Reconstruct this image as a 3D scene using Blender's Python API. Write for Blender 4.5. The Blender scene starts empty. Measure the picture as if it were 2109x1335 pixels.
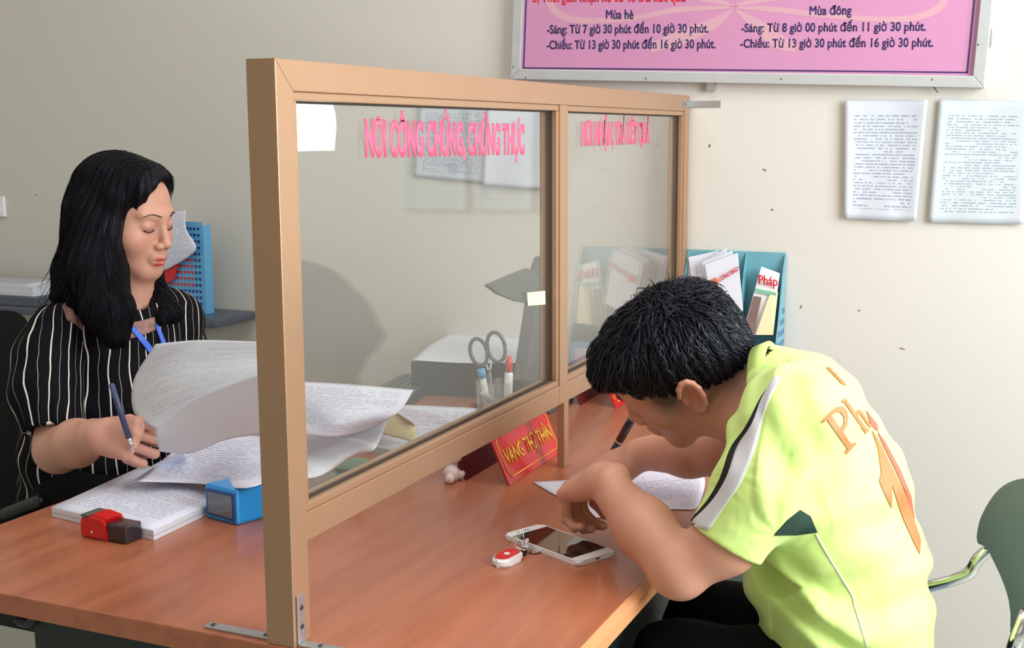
import bpy, bmesh, math, random
import numpy as np
from mathutils import Vector, Matrix
from mathutils.bvhtree import BVHTree

random.seed(7); rng = np.random.default_rng(7)
SC = bpy.context.scene
COL = SC.collection

# ---------------------------------------------------------------- camera
S_ = .88
CP = np.array([0.9704527*S_, -1.40862*S_, .75+(1.478389-.75)*S_])
_yaw, _pit, _rol, FPX = 0.4186458, -0.1528409, -0.0051376, 2548.4148
CF = np.array([-math.sin(_yaw)*math.cos(_pit), math.cos(_yaw)*math.cos(_pit), math.sin(_pit)])
CR = np.array([math.cos(_yaw), math.sin(_yaw), 0.0]); CU = np.cross(CR, CF)
CR, CU = math.cos(_rol)*CR+math.sin(_rol)*CU, -math.sin(_rol)*CR+math.cos(_rol)*CU
cam_d = bpy.data.cameras.new('camera'); cam = bpy.data.objects.new('camera', cam_d); COL.objects.link(cam)
cam_d.sensor_width = 36; cam_d.sensor_fit = 'HORIZONTAL'; cam_d.lens = FPX/2109*36; cam_d.clip_start = .02
cam.matrix_world = Matrix(((CR[0], CU[0], -CF[0], CP[0]), (CR[1], CU[1], -CF[1], CP[1]), (CR[2], CU[2], -CF[2], CP[2]), (0, 0, 0, 1)))
SC.camera = cam

# ---------------------------------------------------------------- colour management, sky, lights
SC.view_settings.view_transform = 'Standard'; SC.view_settings.look = 'None'
SC.view_settings.gamma = 1; SC.view_settings.use_curve_mapping = False
SC.view_settings.exposure = 0.0
WD = bpy.data.worlds.new('sky'); SC.world = WD; WD.use_nodes = True
WD.node_tree.nodes['Background'].inputs[0].default_value = (.75, .87, 1, 1)
WD.node_tree.nodes['Background'].inputs[1].default_value = 1.0
def area(name, loc, target, sx, sy, power, col=(1, 1, 1)):
    l = bpy.data.lights.new(name, 'AREA'); l.shape = 'RECTANGLE'; l.size = sx; l.size_y = sy; l.energy = power; l.color = col
    o = bpy.data.objects.new(name, l); COL.objects.link(o); o.location = loc
    o.rotation_euler = (Vector(target)-Vector(loc)).to_track_quat('-Z', 'Y').to_euler(); return o
# daylight entering by the window of the right wall; the other two are added fill lamps
area('daylight_window', (2.12, .35, 1.75), (0, .35, 1.45), 1.7, 1.5, 92, (.96, .99, 1))
area('fill_camera_side', (-.2, -2.9, 1.5), (-.2, 0, 1.2), 1.7, 2.0, 3, (.97, .98, 1))  # added fill from behind the camera; the front wall has no door
area('fill_overhead', (-.3, .1, 2.92), (-.3, .1, 0), 1.6, 1.6, 18, (1, .97, .94))  # added fill from above, standing for no real ceiling lamp

# ---------------------------------------------------------------- pixel -> place helpers (photo frame 2109 x 1335)
def ray(px, py): return CF+CR*((px-1054.5)/FPX)-CU*((py-667.5)/FPX)
def on(ax, v, px, py):
    d = ray(px, py); return CP+d*((v-CP[ax])/d[ax])
def PX(x, px, py): return on(0, x, px, py)
def PY(y, px, py): return on(1, y, px, py)
def PZ(z, px, py): return on(2, z, px, py)
def V(p): return Vector([float(c) for c in p])
def nrm(v): v = np.asarray(v, float); return v/np.linalg.norm(v)

# ---------------------------------------------------------------- materials
def srgb(r, g, b):
    f = lambda c: (c/255/12.92) if c/255 <= .04045 else ((c/255+.055)/1.055)**2.4
    return (f(r), f(g), f(b), 1)
def newmat(name):
    m = bpy.data.materials.new(name); m.use_nodes = True; nt = m.node_tree
    return m, nt, nt.nodes['Principled BSDF']
def mat(name, col, rough=.5, metal=0, spec=.5, noise=0, nscale=30, bump=0, bscale=80, coat=0, sss=0, alpha=1, trans=0, sheen=0):
    m, nt, b = newmat(name)
    b.inputs['Base Color'].default_value = col; b.inputs['Roughness'].default_value = rough
    b.inputs['Metallic'].default_value = metal; b.inputs['Specular IOR Level'].default_value = spec
    b.inputs['Coat Weight'].default_value = coat; b.inputs['Alpha'].default_value = alpha
    b.inputs['Transmission Weight'].default_value = trans
    b.inputs['Sheen Weight'].default_value = sheen
    if sss: b.inputs['Subsurface Weight'].default_value = sss; b.inputs['Subsurface Scale'].default_value = .01; b.inputs['Subsurface Radius'].default_value = (1, .35, .2)
    tc = nt.nodes.new('ShaderNodeTexCoord')
    if noise:
        n = nt.nodes.new('ShaderNodeTexNoise'); n.inputs['Scale'].default_value = nscale; n.inputs['Detail'].default_value = 4
        nt.links.new(tc.outputs['Object'], n.inputs['Vector'])
        x = nt.nodes.new('ShaderNodeMix'); x.data_type = 'RGBA'
        x.inputs[6].default_value = tuple(c*(1-noise) for c in col[:3])+(1,); x.inputs[7].default_value = tuple(min(1, c*(1+noise)) for c in col[:3])+(1,)
        nt.links.new(n.outputs['Fac'], x.inputs[0]); nt.links.new(x.outputs[2], b.inputs['Base Color'])
    if bump:
        n2 = nt.nodes.new('ShaderNodeTexNoise'); n2.inputs['Scale'].default_value = bscale; n2.inputs['Detail'].default_value = 3
        nt.links.new(tc.outputs['Object'], n2.inputs['Vector'])
        bp = nt.nodes.new('ShaderNodeBump'); bp.inputs['Strength'].default_value = bump; bp.inputs['Distance'].default_value = .002
        nt.links.new(n2.outputs['Fac'], bp.inputs['Height']); nt.links.new(bp.outputs[0], b.inputs['Normal'])
    return m
M = {}
M['wall'] = mat('painted_wall', srgb(212, 208, 200), .75, noise=.025, nscale=2.5, bump=.15, bscale=60)
M['ceiling'] = mat('ceiling_paint', srgb(225, 222, 215), .8)
M['floor'] = mat('floor_tiles', srgb(178, 182, 168), .3, noise=.05, nscale=8)
M['frame'] = mat('bronze_anodised_aluminium', srgb(178, 142, 112), .36, metal=.5, noise=.04, nscale=14)
M['seam'] = mat('dark_gap', srgb(70, 48, 34), .7)
M['gasket'] = mat('black_gasket', srgb(48, 38, 32), .6)
M['steel'] = mat('galvanised_steel', srgb(190, 192, 195), .35, metal=.85, noise=.08, nscale=60)
M['screw'] = mat('screw_metal', srgb(90, 88, 86), .4, metal=.8)
M['alu'] = mat('brushed_aluminium', srgb(205, 207, 208), .42, metal=.5, noise=.08, nscale=25)
M['pink'] = mat('pink_print', srgb(200, 138, 176), .45, noise=.05, nscale=4)
M['ribbon'] = mat('beige_print', srgb(206, 158, 172), .45)
M['navy'] = mat('navy_print', srgb(44, 30, 92), .5)
M['redprint'] = mat('red_print', srgb(222, 30, 60), .5)
M['glass_red'] = mat('pink_red_vinyl', srgb(250, 92, 128), .5)
M['paper'] = mat('white_paper', srgb(226, 228, 240), .7, noise=.02, nscale=12)
M['sticker'] = mat('white_vinyl', srgb(246, 250, 250), .4)
M['note'] = mat('yellow_green_paper', srgb(222, 240, 184), .6)
M['ink'] = mat('grey_ink', srgb(150, 150, 166), .7)
M['black'] = mat('black_plastic', srgb(24, 24, 28), .35, noise=.1, nscale=20)
M['greyp'] = mat('grey_plastic', srgb(84, 88, 88), .45)
M['red'] = mat('red_plastic', srgb(206, 22, 22), .3, coat=.3)
M['redboard'] = mat('red_lacquer_board', srgb(196, 28, 34), .3, coat=.2, noise=.05, nscale=9)
M['redboard_shade'] = mat('shaded_red_board', srgb(96, 14, 20), .5)  # red board darkened in colour to imitate shade inside the name plate
M['gold'] = mat('gold_foil', srgb(232, 178, 62), .35, metal=.4)
M['blue'] = mat('blue_plastic', srgb(20, 150, 226), .3, coat=.3)
M['blued'] = mat('dark_blue_plastic', srgb(14, 62, 132), .3)
M['blueb'] = mat('light_blue_plastic', srgb(98, 168, 214), .4)
M['teal'] = mat('teal_blue_plastic', srgb(108, 168, 182), .35, noise=.05, nscale=12)
M['lens'] = mat('grey_window_plastic', srgb(98, 104, 118), .12, coat=.6, noise=.3, nscale=16)
M['smoke'] = mat('smoked_clear_plastic', srgb(50, 40, 48), .12, alpha=.8, coat=.5)
M['chrome'] = mat('chrome_tube', srgb(225, 228, 230), .1, metal=1)
M['chair'] = mat('grey_green_plastic', srgb(104, 118, 134), .38, noise=.06, nscale=9)
M['white'] = mat('white_plastic', srgb(240, 240, 242), .25, coat=.4)
M['screen'] = mat('dark_screen_glass', srgb(10, 9, 14), .05, spec=.6, coat=1)
M['navypen'] = mat('dark_navy_plastic', srgb(16, 18, 40), .25, coat=.4)
M['slate'] = mat('slate_blue_plastic', srgb(62, 70, 108), .35)
M['cabinet'] = mat('dark_green_grey_board', srgb(30, 40, 38), .6, noise=.15, nscale=6)
M['trouser'] = mat('black_trouser_cloth', srgb(8, 8, 10), .9, spec=.2)
M['cream'] = mat('cream_cover', srgb(232, 224, 178), .6)
M['brownpic'] = mat('brown_cover', srgb(128, 104, 98), .5, noise=.3, nscale=40)
M['greenprint'] = mat('green_print', srgb(120, 186, 160), .5)
M['orange'] = mat('orange_print', srgb(238, 118, 70), .6)
M['coral'] = mat('coral_print', srgb(232, 96, 74), .6)
M['lace'] = mat('beige_lace', srgb(150, 112, 104), .8, noise=.55, nscale=110)
M['strap'] = mat('blue_strap', srgb(54, 104, 214), .5)
M['pinkpale'] = mat('pale_pink_ceramic', srgb(226, 200, 196), .4)
M['piping'] = mat('white_piping', srgb(232, 232, 224), .7)
M['dkgreen'] = mat('dark_green_mesh_cloth', srgb(18, 52, 42), .8)
M['blkcloth'] = mat('black_cloth', srgb(18, 14, 12), .85)
M['whitecloth'] = mat('white_satin_cloth', srgb(206, 204, 210), .55, noise=.03, nscale=30)
M['dark_hair'] = None

def wood():
    m, nt, b = newmat('cherry_wood_laminate'); tc = nt.nodes.new('ShaderNodeTexCoord')
    mp = nt.nodes.new('ShaderNodeMapping'); mp.inputs['Scale'].default_value = (14, 1.4, 14); mp.inputs['Rotation'].default_value = (0, 0, .0)
    n = nt.nodes.new('ShaderNodeTexNoise'); n.inputs['Scale'].default_value = 1.6; n.inputs['Detail'].default_value = 6; n.inputs['Distortion'].default_value = .6
    n2 = nt.nodes.new('ShaderNodeTexNoise'); n2.inputs['Scale'].default_value = 9; n2.inputs['Detail'].default_value = 3
    r = nt.nodes.new('ShaderNodeValToRGB'); e = r.color_ramp.elements
    e[0].position = .3; e[0].color = srgb(150, 84, 56); e[1].position = .72; e[1].color = srgb(176, 105, 74)
    ad = nt.nodes.new('ShaderNodeMath'); ad.operation = 'MULTIPLY_ADD'; ad.inputs[1].default_value = .25
    L = nt.links.new
    L(tc.outputs['Object'], mp.inputs[0]); L(mp.outputs[0], n.inputs[0]); L(mp.outputs[0], n2.inputs[0])
    L(n2.outputs['Fac'], ad.inputs[0]); L(n.outputs['Fac'], ad.inputs[2]); L(ad.outputs[0], r.inputs[0]); L(r.outputs[0], b.inputs['Base Color'])
    b.inputs['Roughness'].default_value = .33; b.inputs['Specular IOR Level'].default_value = .5
    b.inputs['Coat Weight'].default_value = .25; b.inputs['Coat Roughness'].default_value = .12
    return m
M['wood'] = wood()
M['woodedge'] = mat('pale_wood_edge_band', srgb(214, 150, 104), .35, noise=.06, nscale=20)
def glass():
    m = bpy.data.materials.new('clear_glass_pane'); m.use_nodes = True; nt = m.node_tree; nt.nodes.clear()
    o = nt.nodes.new('ShaderNodeOutputMaterial'); t = nt.nodes.new('ShaderNodeBsdfTransparent'); t.inputs[0].default_value = (.97, .98, .965, 1)
    g = nt.nodes.new('ShaderNodeBsdfGlossy'); g.inputs['Roughness'].default_value = .0
    lw = nt.nodes.new('ShaderNodeLayerWeight'); lw.inputs['Blend'].default_value = .5
    pw = nt.nodes.new('ShaderNodeMath'); pw.operation = 'POWER'; pw.inputs[1].default_value = 5
    f = nt.nodes.new('ShaderNodeMath'); f.operation = 'MULTIPLY_ADD'; f.inputs[1].default_value = .95; f.inputs[2].default_value = .05
    nt.links.new(lw.outputs['Facing'], pw.inputs[0]); nt.links.new(pw.outputs[0], f.inputs[0])
    d = nt.nodes.new('ShaderNodeBsdfDiffuse'); d.inputs[0].default_value = (.8, .8, .78, 1)
    m1 = nt.nodes.new('ShaderNodeMixShader'); m2 = nt.nodes.new('ShaderNodeMixShader'); m2.inputs[0].default_value = .02
    L = nt.links.new
    L(f.outputs[0], m1.inputs[0]); L(t.outputs[0], m1.inputs[1]); L(g.outputs[0], m1.inputs[2])
    L(m1.outputs[0], m2.inputs[1]); L(d.outputs[0], m2.inputs[2]); L(m2.outputs[0], o.inputs[0]); return m
M['glass'] = glass()
def clear():
    m = M['glass'].copy(); m.name = 'clear_plastic'; return m
M['clear'] = clear()
def printed(name, base, ink, scale_row, lo=.56, seed=0., rot=0):
    # paper printed with rows of small dark words (object UV-like coords: x across, y down the sheet)
    m, nt, b = newmat(name); L = nt.links.new
    uv = nt.nodes.new('ShaderNodeUVMap'); uv.uv_map = 'UVMap'
    sp = nt.nodes.new('ShaderNodeSeparateXYZ'); L(uv.outputs[0], sp.inputs[0])
    rows = nt.nodes.new('ShaderNodeMath'); rows.operation = 'MULTIPLY'; rows.inputs[1].default_value = scale_row; L(sp.outputs[1], rows.inputs[0])
    fr = nt.nodes.new('ShaderNodeMath'); fr.operation = 'FRACT'; L(rows.outputs[0], fr.inputs[0])
    fl = nt.nodes.new('ShaderNodeMath'); fl.operation = 'FLOOR'; L(rows.outputs[0], fl.inputs[0])
    g = nt.nodes.new('ShaderNodeMath'); g.operation = 'LESS_THAN'; g.inputs[1].default_value = .42; L(fr.outputs[0], g.inputs[0])
    cb = nt.nodes.new('ShaderNodeCombineXYZ'); L(sp.outputs[0], cb.inputs[0]); L(fl.outputs[0], cb.inputs[1]); cb.inputs[2].default_value = seed
    mp = nt.nodes.new('ShaderNodeMapping'); mp.inputs['Scale'].default_value = (34, 3.7, 1); L(cb.outputs[0], mp.inputs[0])
    n = nt.nodes.new('ShaderNodeTexNoise'); n.inputs['Scale'].default_value = 1; n.inputs['Detail'].default_value = 2; L(mp.outputs[0], n.inputs[0])
    mp2 = nt.nodes.new('ShaderNodeMapping'); mp2.inputs['Scale'].default_value = (1.6, 2.3, 1); L(cb.outputs[0], mp2.inputs[0])
    n2 = nt.nodes.new('ShaderNodeTexNoise'); n2.inputs['Scale'].default_value = 1; L(mp2.outputs[0], n2.inputs[0])
    s1 = nt.nodes.new('ShaderNodeMath'); s1.operation = 'GREATER_THAN'; s1.inputs[1].default_value = .45; L(n.outputs['Fac'], s1.inputs[0])
    s2 = nt.nodes.new('ShaderNodeMath'); s2.operation = 'GREATER_THAN'; s2.inputs[1].default_value = lo-.1; L(n2.outputs['Fac'], s2.inputs[0])
    a = s1.outputs[0]
    for o in (s2.outputs[0], g.outputs[0]):
        q = nt.nodes.new('ShaderNodeMath'); q.operation = 'MULTIPLY'; L(a, q.inputs[0]); L(o, q.inputs[1]); a = q.outputs[0]
    # margins
    for k, (op, v) in enumerate((('GREATER_THAN', .12), ('LESS_THAN', .9))):
        for ax in (0, 1):
            q = nt.nodes.new('ShaderNodeMath'); q.operation = op; q.inputs[1].default_value = v; L(sp.outputs[ax], q.inputs[0])
            w = nt.nodes.new('ShaderNodeMath'); w.operation = 'MULTIPLY'; L(a, w.inputs[0]); L(q.outputs[0], w.inputs[1]); a = w.outputs[0]
    x = nt.nodes.new('ShaderNodeMix'); x.data_type = 'RGBA'; x.inputs[6].default_value = base; x.inputs[7].default_value = ink
    L(a, x.inputs[0]); L(x.outputs[2], b.inputs['Base Color']); b.inputs['Roughness'].default_value = .7
    return m
M['print_a'] = printed('typed_notice', srgb(202, 208, 218), srgb(150, 156, 176), 38, .5)
M['print_b'] = printed('typed_list', srgb(198, 205, 212), srgb(150, 160, 172), 46, .5, 4.2)
M['print_c'] = printed('handwritten_sheet', srgb(220, 221, 236), srgb(182, 186, 212), 30, .52, 9.)
M['print_d'] = printed('faint_form_print', srgb(216, 218, 226), srgb(200, 203, 212), 24, .56, 2.)

# ---------------------------------------------------------------- objects
def link(name, me, m=None, parent=None, smooth=False):
    o = bpy.data.objects.new(name, me); COL.objects.link(o)
    if m is not None: me.materials.append(m)
    if parent is not None:
        o.parent = parent; o.matrix_parent_inverse = parent.matrix_world.inverted() if False else Matrix.Translation(-parent.location)
    if smooth:
        me.polygons.foreach_set('use_smooth', [True]*len(me.polygons)); me.update()
    return o
def tag(o, label, cat, group=None, kind=None):
    o['label'] = label; o['category'] = cat
    if group: o['group'] = group
    if kind: o['kind'] = kind
    return o
def thing(name, loc, label, cat, group=None):
    o = bpy.data.objects.new(name, None); o.empty_display_size = .05; COL.objects.link(o); o.location = V(loc)
    return tag(o, label, cat, group)
def struct(name, me, m):
    o = link(name, me, m); o['kind'] = 'structure'; return o
def fin(bm, name):
    bmesh.ops.recalc_face_normals(bm, faces=bm.faces); me = bpy.data.meshes.new(name); bm.to_mesh(me); bm.free(); return me
def bm_box(bm, lo, hi, mtx=None):
    lo = np.minimum(lo, hi) if False else np.array(lo, float); hi = np.array(hi, float)
    vs = []
    for k in range(8):
        p = Vector([hi[i] if (k >> i) & 1 else lo[i] for i in range(3)])
        vs.append(bm.verts.new(mtx @ p if mtx else p))
    for f in ((0, 2, 3, 1), (4, 5, 7, 6), (0, 1, 5, 4), (2, 6, 7, 3), (0, 4, 6, 2), (1, 3, 7, 5)): bm.faces.new([vs[i] for i in f])
def bevel(bm, w, seg=2):
    if w: bmesh.ops.bevel(bm, geom=list(bm.edges), offset=w, segments=seg, affect='EDGES', profile=.6, clamp_overlap=True)
def box(name, lo, hi, m, parent=None, bev=0, mtx=None):
    bm = bmesh.new(); bm_box(bm, lo, hi, mtx); bevel(bm, bev); return link(name, fin(bm, name), m, parent)
def prism(name, pts, vec, m, parent=None, bev=0):
    # polygon extruded along vec
    bm = bmesh.new(); vec = V(vec)
    a = [bm.verts.new(V(p)) for p in pts]; b = [bm.verts.new(V(p)+vec) for p in pts]
    bm.faces.new(a); bm.faces.new(b[::-1]); n = len(a)
    for i in range(n): bm.faces.new((a[i], a[(i+1) % n], b[(i+1) % n], b[i]))
    bevel(bm, bev); return link(name, fin(bm, name), m, parent)
def tube_bm(bm, pts, rad, seg=10, flat=1.0, up=None):
    pts = [V(p) for p in pts]; n = len(pts); rings = []
    rad = rad if hasattr(rad, '__len__') else [rad]*n
    prev = None
    for i, p in enumerate(pts):
        t = (pts[min(i+1, n-1)]-pts[max(i-1, 0)]).normalized()
        if prev is None:
            a = Vector(up) if up else (Vector((0, 0, 1)) if abs(t.z) < .9 else Vector((1, 0, 0)))
            x = a.cross(t).normalized()
        else: x = (prev-t*prev.dot(t)).normalized()
        prev = x; y = t.cross(x)
        rings.append([bm.verts.new(p+x*(math.cos(2*math.pi*k/seg)*rad[i])+y*(math.sin(2*math.pi*k/seg)*rad[i]*flat)) for k in range(seg)])
    for i in range(n-1):
        for k in range(seg): bm.faces.new((rings[i][k], rings[i][(k+1) % seg], rings[i+1][(k+1) % seg], rings[i+1][k]))
    bm.faces.new(rings[0][::-1]); bm.faces.new(rings[-1])
def tube(name, pts, rad, m, parent=None, seg=12, flat=1.0, up=None):
    bm = bmesh.new(); tube_bm(bm, pts, rad, seg, flat, up); return link(name, fin(bm, name), m, parent, True)
def smoothpath(pts, n=8):
    P = [np.array(p, float) for p in pts]; out = []
    for i in range(len(P)-1):
        p0 = P[max(i-1, 0)]; p1 = P[i]; p2 = P[i+1]; p3 = P[min(i+2, len(P)-1)]
        for k in range(n):
            t = k/n; out.append(.5*((2*p1)+(p2-p0)*t+(2*p0-5*p1+4*p2-p3)*t*t+(3*p1-p0-3*p2+p3)*t**3))
    out.append(P[-1]); return out
def sheet(name, grid, m, parent=None, thick=.0004, sub=6):
    # grid: rows of 3-D points -> smooth curved sheet of real thickness with UVs
    rows = [smoothpath(r, sub) for r in grid]
    cols = list(zip(*rows)); cols = [smoothpath(c, sub) for c in cols]   # cols[u][v]
    nu, nv = len(cols), len(cols[0]); bm = bmesh.new(); uvl = bm.loops.layers.uv.new('UVMap')
    vs = [[bm.verts.new(V(cols[u][v])) for v in range(nv)] for u in range(nu)]
    for u in range(nu-1):
        for v in range(nv-1):
            f = bm.faces.new((vs[u][v], vs[u+1][v], vs[u+1][v+1], vs[u][v+1])); f.smooth = True
            for l, (a, b) in zip(f.loops, ((u, v), (u+1, v), (u+1, v+1), (u, v+1))): l[uvl].uv = (a/(nu-1), b/(nv-1))
    me = bpy.data.meshes.new(name); bm.to_mesh(me); bm.free()
    o = link(name, me, m, parent)
    md = o.modifiers.new('thickness', 'SOLIDIFY'); md.thickness = thick; md.offset = 0
    return o
# text -> mesh, fitted to a baseline given by two 3-D end points and a cap height
def text_mesh(body, bold=.0):
    c = bpy.data.curves.new('text', 'FONT'); c.body = body; c.size = 1; c.offset = bold; c.resolution_u = 4
    o = bpy.data.objects.new('text', c); COL.objects.link(o); dg = bpy.context.evaluated_depsgraph_get()
    me = bpy.data.meshes.new_from_object(o.evaluated_get(dg)); bpy.data.objects.remove(o); bpy.data.curves.remove(c)
    co = np.zeros(len(me.vertices)*3); me.vertices.foreach_get('co', co); return me, co.reshape(-1, 3)
CAP = None
def text(name, body, p0, p1, cap, up, nvec, m, parent=None, bold=.02, depth=.0006):
    global CAP
    if CAP is None:
        _, c = text_mesh('H'); CAP = c[:, 1].max()
    me, co = text_mesh(body, bold)
    p0 = np.array(p0, float); p1 = np.array(p1, float); up = nrm(up); nv = nrm(nvec)
    x0, x1 = co[:, 0].min(), co[:, 0].max()
    ux = (p1-p0)/(x1-x0); out = p0+np.outer(co[:, 0]-x0, ux)+np.outer(co[:, 1]/CAP*cap, up)+nv*depth
    me.vertices.foreach_set('co', out.ravel()); me.update()
    bm = bmesh.new()
    me.vertices.foreach_set('co', out.ravel()); me.update(); bm.from_mesh(me); bpy.data.meshes.remove(me)
    if body[0] == 'M':        # the letter M fills badly when its outline is thickened: set it thin, three times side by side
        m1, c1 = text_mesh('M', 0); w_ = c1[:, 0].max()+.03
        kill = [v for v in bm.verts if (np.array(v.co)-p0)@ux/(ux@ux)+x0 < w_]; bmesh.ops.delete(bm, geom=kill, context='VERTS')
        for k in range(3):
            q1 = p0+np.outer(c1[:, 0]-x0+.022*(k-1), ux)+np.outer(c1[:, 1]/CAP*cap, up)+nv*(depth-.00003*k); m1.vertices.foreach_set('co', q1.ravel()); m1.update(); bm.from_mesh(m1)
        bpy.data.meshes.remove(m1)
    r = bmesh.ops.extrude_face_region(bm, geom=list(bm.faces))
    for v in [g for g in r['geom'] if isinstance(g, bmesh.types.BMVert)]: v.co -= V(nv*depth)
    me = fin(bm, name); return link(name, me, m, parent)
# ================================================================ THE ROOM
YW = 1.773                       # back wall
RX0, RX1, RY0 = -2.7, 2.2, -3.0; CZ = 3.0
bm = bmesh.new(); bm_box(bm, (RX0-.1, YW, -.05), (RX1+.1, YW+.1, CZ)); struct('wall_back', fin(bm, 'wall_back'), M['wall'])
bm = bmesh.new(); bm_box(bm, (RX0-.1, RY0, -.05), (RX0, YW, CZ)); struct('wall_left', fin(bm, 'wall_left'), M['wall'])
bm = bmesh.new()
for lo, hi in (((RX1, RY0, 0), (RX1+.1, -.55, CZ)), ((RX1, 1.25, 0), (RX1+.1, YW, CZ)), ((RX1, -.55, 0), (RX1+.1, 1.25, .95)), ((RX1, -.55, 2.55), (RX1+.1, 1.25, CZ))): bm_box(bm, lo, hi)
struct('wall_right', fin(bm, 'wall_right'), M['wall'])
bm = bmesh.new(); bm_box(bm, (RX0, RY0-.1, 0), (RX1, RY0, CZ)); struct('wall_front', fin(bm, 'wall_front'), M['wall'])
bm = bmesh.new(); bm_box(bm, (RX0-.1, RY0-.1, -.1), (RX1+.1, YW+.1, 0)); struct('floor', fin(bm, 'floor'), M['floor'])
bm = bmesh.new(); bm_box(bm, (RX0-.1, RY0-.1, CZ), (RX1+.1, YW+.1, CZ+.1)); struct('ceiling', fin(bm, 'ceiling'), M['ceiling'])
bm = bmesh.new()
for lo, hi in (((RX1+.02, -.55, .95), (RX1+.08, 1.25, 1.0)), ((RX1+.02, -.55, 2.5), (RX1+.08, 1.25, 2.55)), ((RX1+.02, -.55, 1), (RX1+.08, -.5, 2.5)), ((RX1+.02, 1.2, 1), (RX1+.08, 1.25, 2.5)), ((RX1+.02, .325, 1), (RX1+.08, .375, 2.5))): bm_box(bm, lo, hi)
struct('window_1', fin(bm, 'window_1'), M['white'])
UZ = (0, 0, 1); NY = (0, -1, 0); NX = (1, 0, 0)

# marks on the wall
def wallmark(px, py, w, h, ang, col):
    p = PY(YW, px, py); bm = bmesh.new(); n = 8
    mt = Matrix.Translation(V(p)) @ Matrix.Rotation(ang, 4, 'Y')
    vs = [bm.verts.new(mt @ Vector((math.cos(6.283*k/n)*w*(.8+.4*random.random()), 0, math.sin(6.283*k/n)*h*(.8+.4*random.random())))) for k in range(n)]
    f = bm.faces.new(vs); r = bmesh.ops.extrude_face_region(bm, geom=[f])
    for v in [g for g in r['geom'] if isinstance(g, bmesh.types.BMVert)]: v.co.y -= .0012
    return bm
M['mark'] = mat('dark_scuff', srgb(120, 104, 88), .8)
bm = bmesh.new()
for a in ((1858, 718, .008, .0012, .2), (74, 401, .002, .0025, 0), (1478, 617, .003, .006, .3), (1590, 432, .003, .002, 0), (1650, 632, .002, .004, .1), (1575, 350, .006, .0015, .5), (1462, 300, .002, .005, .2), (1770, 640, .002, .002, 0), (1765, 800, .002, .004, .6)):
    b2 = wallmark(*a, None); me = bpy.data.meshes.new('t'); b2.to_mesh(me); b2.free(); bm.from_mesh(me)
me = fin(bm, 'trim_1'); o = struct('trim_1', me, M['mark'])

# ================================================================ SIGN BOARD
sy = YW-.032
def SG(px, py): return PY(sy, px, py)
bl, br = SG(1051, 163), SG(2027, 181); tl = bl+nrm(SG(1057, 0)-bl)*.95; tr = tl+(br-bl)
board = thing('notice_board', (bl+br)/2, 'large pink notice board in an aluminium frame, hanging high on the back wall', 'sign')
ux = nrm(br-bl); uu = nrm(tl-bl); fw = .026
prism('board_panel', [bl+np.array((0, .012, 0))+ux*.01, br+np.array((0, .012, 0))-ux*.01, tr+np.array((0, .012, 0)), tl+np.array((0, .012, 0))], (0, .018, 0), M['pink'], board)
W_ = np.linalg.norm(br-bl)
def frame_bar(a, b, da, db, name='frame_bar'):
    # mitred bar from a to b, inner offset vectors
    prism(name, [a, b, b+db, a+da], (0, .03, 0), M['alu'], board, .002)
frame_bar(bl, br, ux*fw+uu*fw, -ux*fw+uu*fw); frame_bar(bl, tl, ux*fw+uu*fw, ux*fw-uu*fw)
frame_bar(br, tr, -ux*fw+uu*fw, -ux*fw-uu*fw); frame_bar(tl, tr, ux*fw-uu*fw, -ux*fw-uu*fw)
# dark border line
bw = .003; o0 = .010; yf = np.array((0, .0105, 0)); ia = bl+ux*(fw+o0-.006)+uu*(fw+.002)+yf; ib = br-ux*(fw+.012)+uu*(fw+.006)+yf
prism('border_line', [ia, ib, ib+uu*bw, ia+uu*bw], (0, .0016, 0), M['navy'], board)
prism('border_line', [ia, ia+ux*bw, ia+ux*bw+uu*.88, ia+uu*.88], (0, .0016, 0), M['navy'], board)
prism('border_line', [ib, ib-ux*bw, ib-ux*bw+uu*.88, ib+uu*.88], (0, .0016, 0), M['navy'], board)
yt = YW-.032+.012
def ST(px, py): return PY(yt, px, py)
def ribbon(pts, ws):
    P = smoothpath([(x, y, w) for (x, y), w in zip(pts, ws)], 8); a = []; b = []
    for i, p in enumerate(P):
        q = P[min(i+1, len(P)-1)]; r = P[max(i-1, 0)]; t = (q-r)[:2]; t = t/np.linalg.norm(t); nn = np.array((-t[1], t[0]))*p[2]/2
        a.append(ST(*(p[:2]+nn))); b.append(ST(*(p[:2]-nn)))
    bm = bmesh.new(); A = [bm.verts.new(V(p)+Vector((0, -.0004, 0))) for p in a]; B = [bm.verts.new(V(p)+Vector((0, -.0004, 0))) for p in b]
    for i in range(len(A)-1): bm.faces.new((A[i], A[i+1], B[i+1], B[i]))
    r = bmesh.ops.extrude_face_region(bm, geom=list(bm.faces))
    for v in [g for g in r['geom'] if isinstance(g, bmesh.types.BMVert)]: v.co.y += .0003
    link('printed_ribbon', fin(bm, 'printed_ribbon'), M['ribbon'], board)
ribbon([(1128, -10), (1142, 22), (1190, 42), (1300, 38), (1400, 20), (1508, 15)], [14, 16, 14, 10, 12, 5])
ribbon([(1514, 15), (1600, 20), (1700, 32), (1850, 40), (1925, 22), (1950, -10)], [5, 12, 10, 12, 16, 14])
ribbon([(1508, 20), (1470, 48), (1400, 78), (1340, 100)], [4, 22, 30, 18])
ribbon([(1514, 20), (1560, 52), (1600, 84), (1640, 100)], [4, 24, 30, 16])
ribbon([(1508, 12), (1470, 0), (1400, -14)], [4, 14, 16]); ribbon([(1514, 12), (1560, 0), (1640, -14)], [4, 14, 16])
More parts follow.
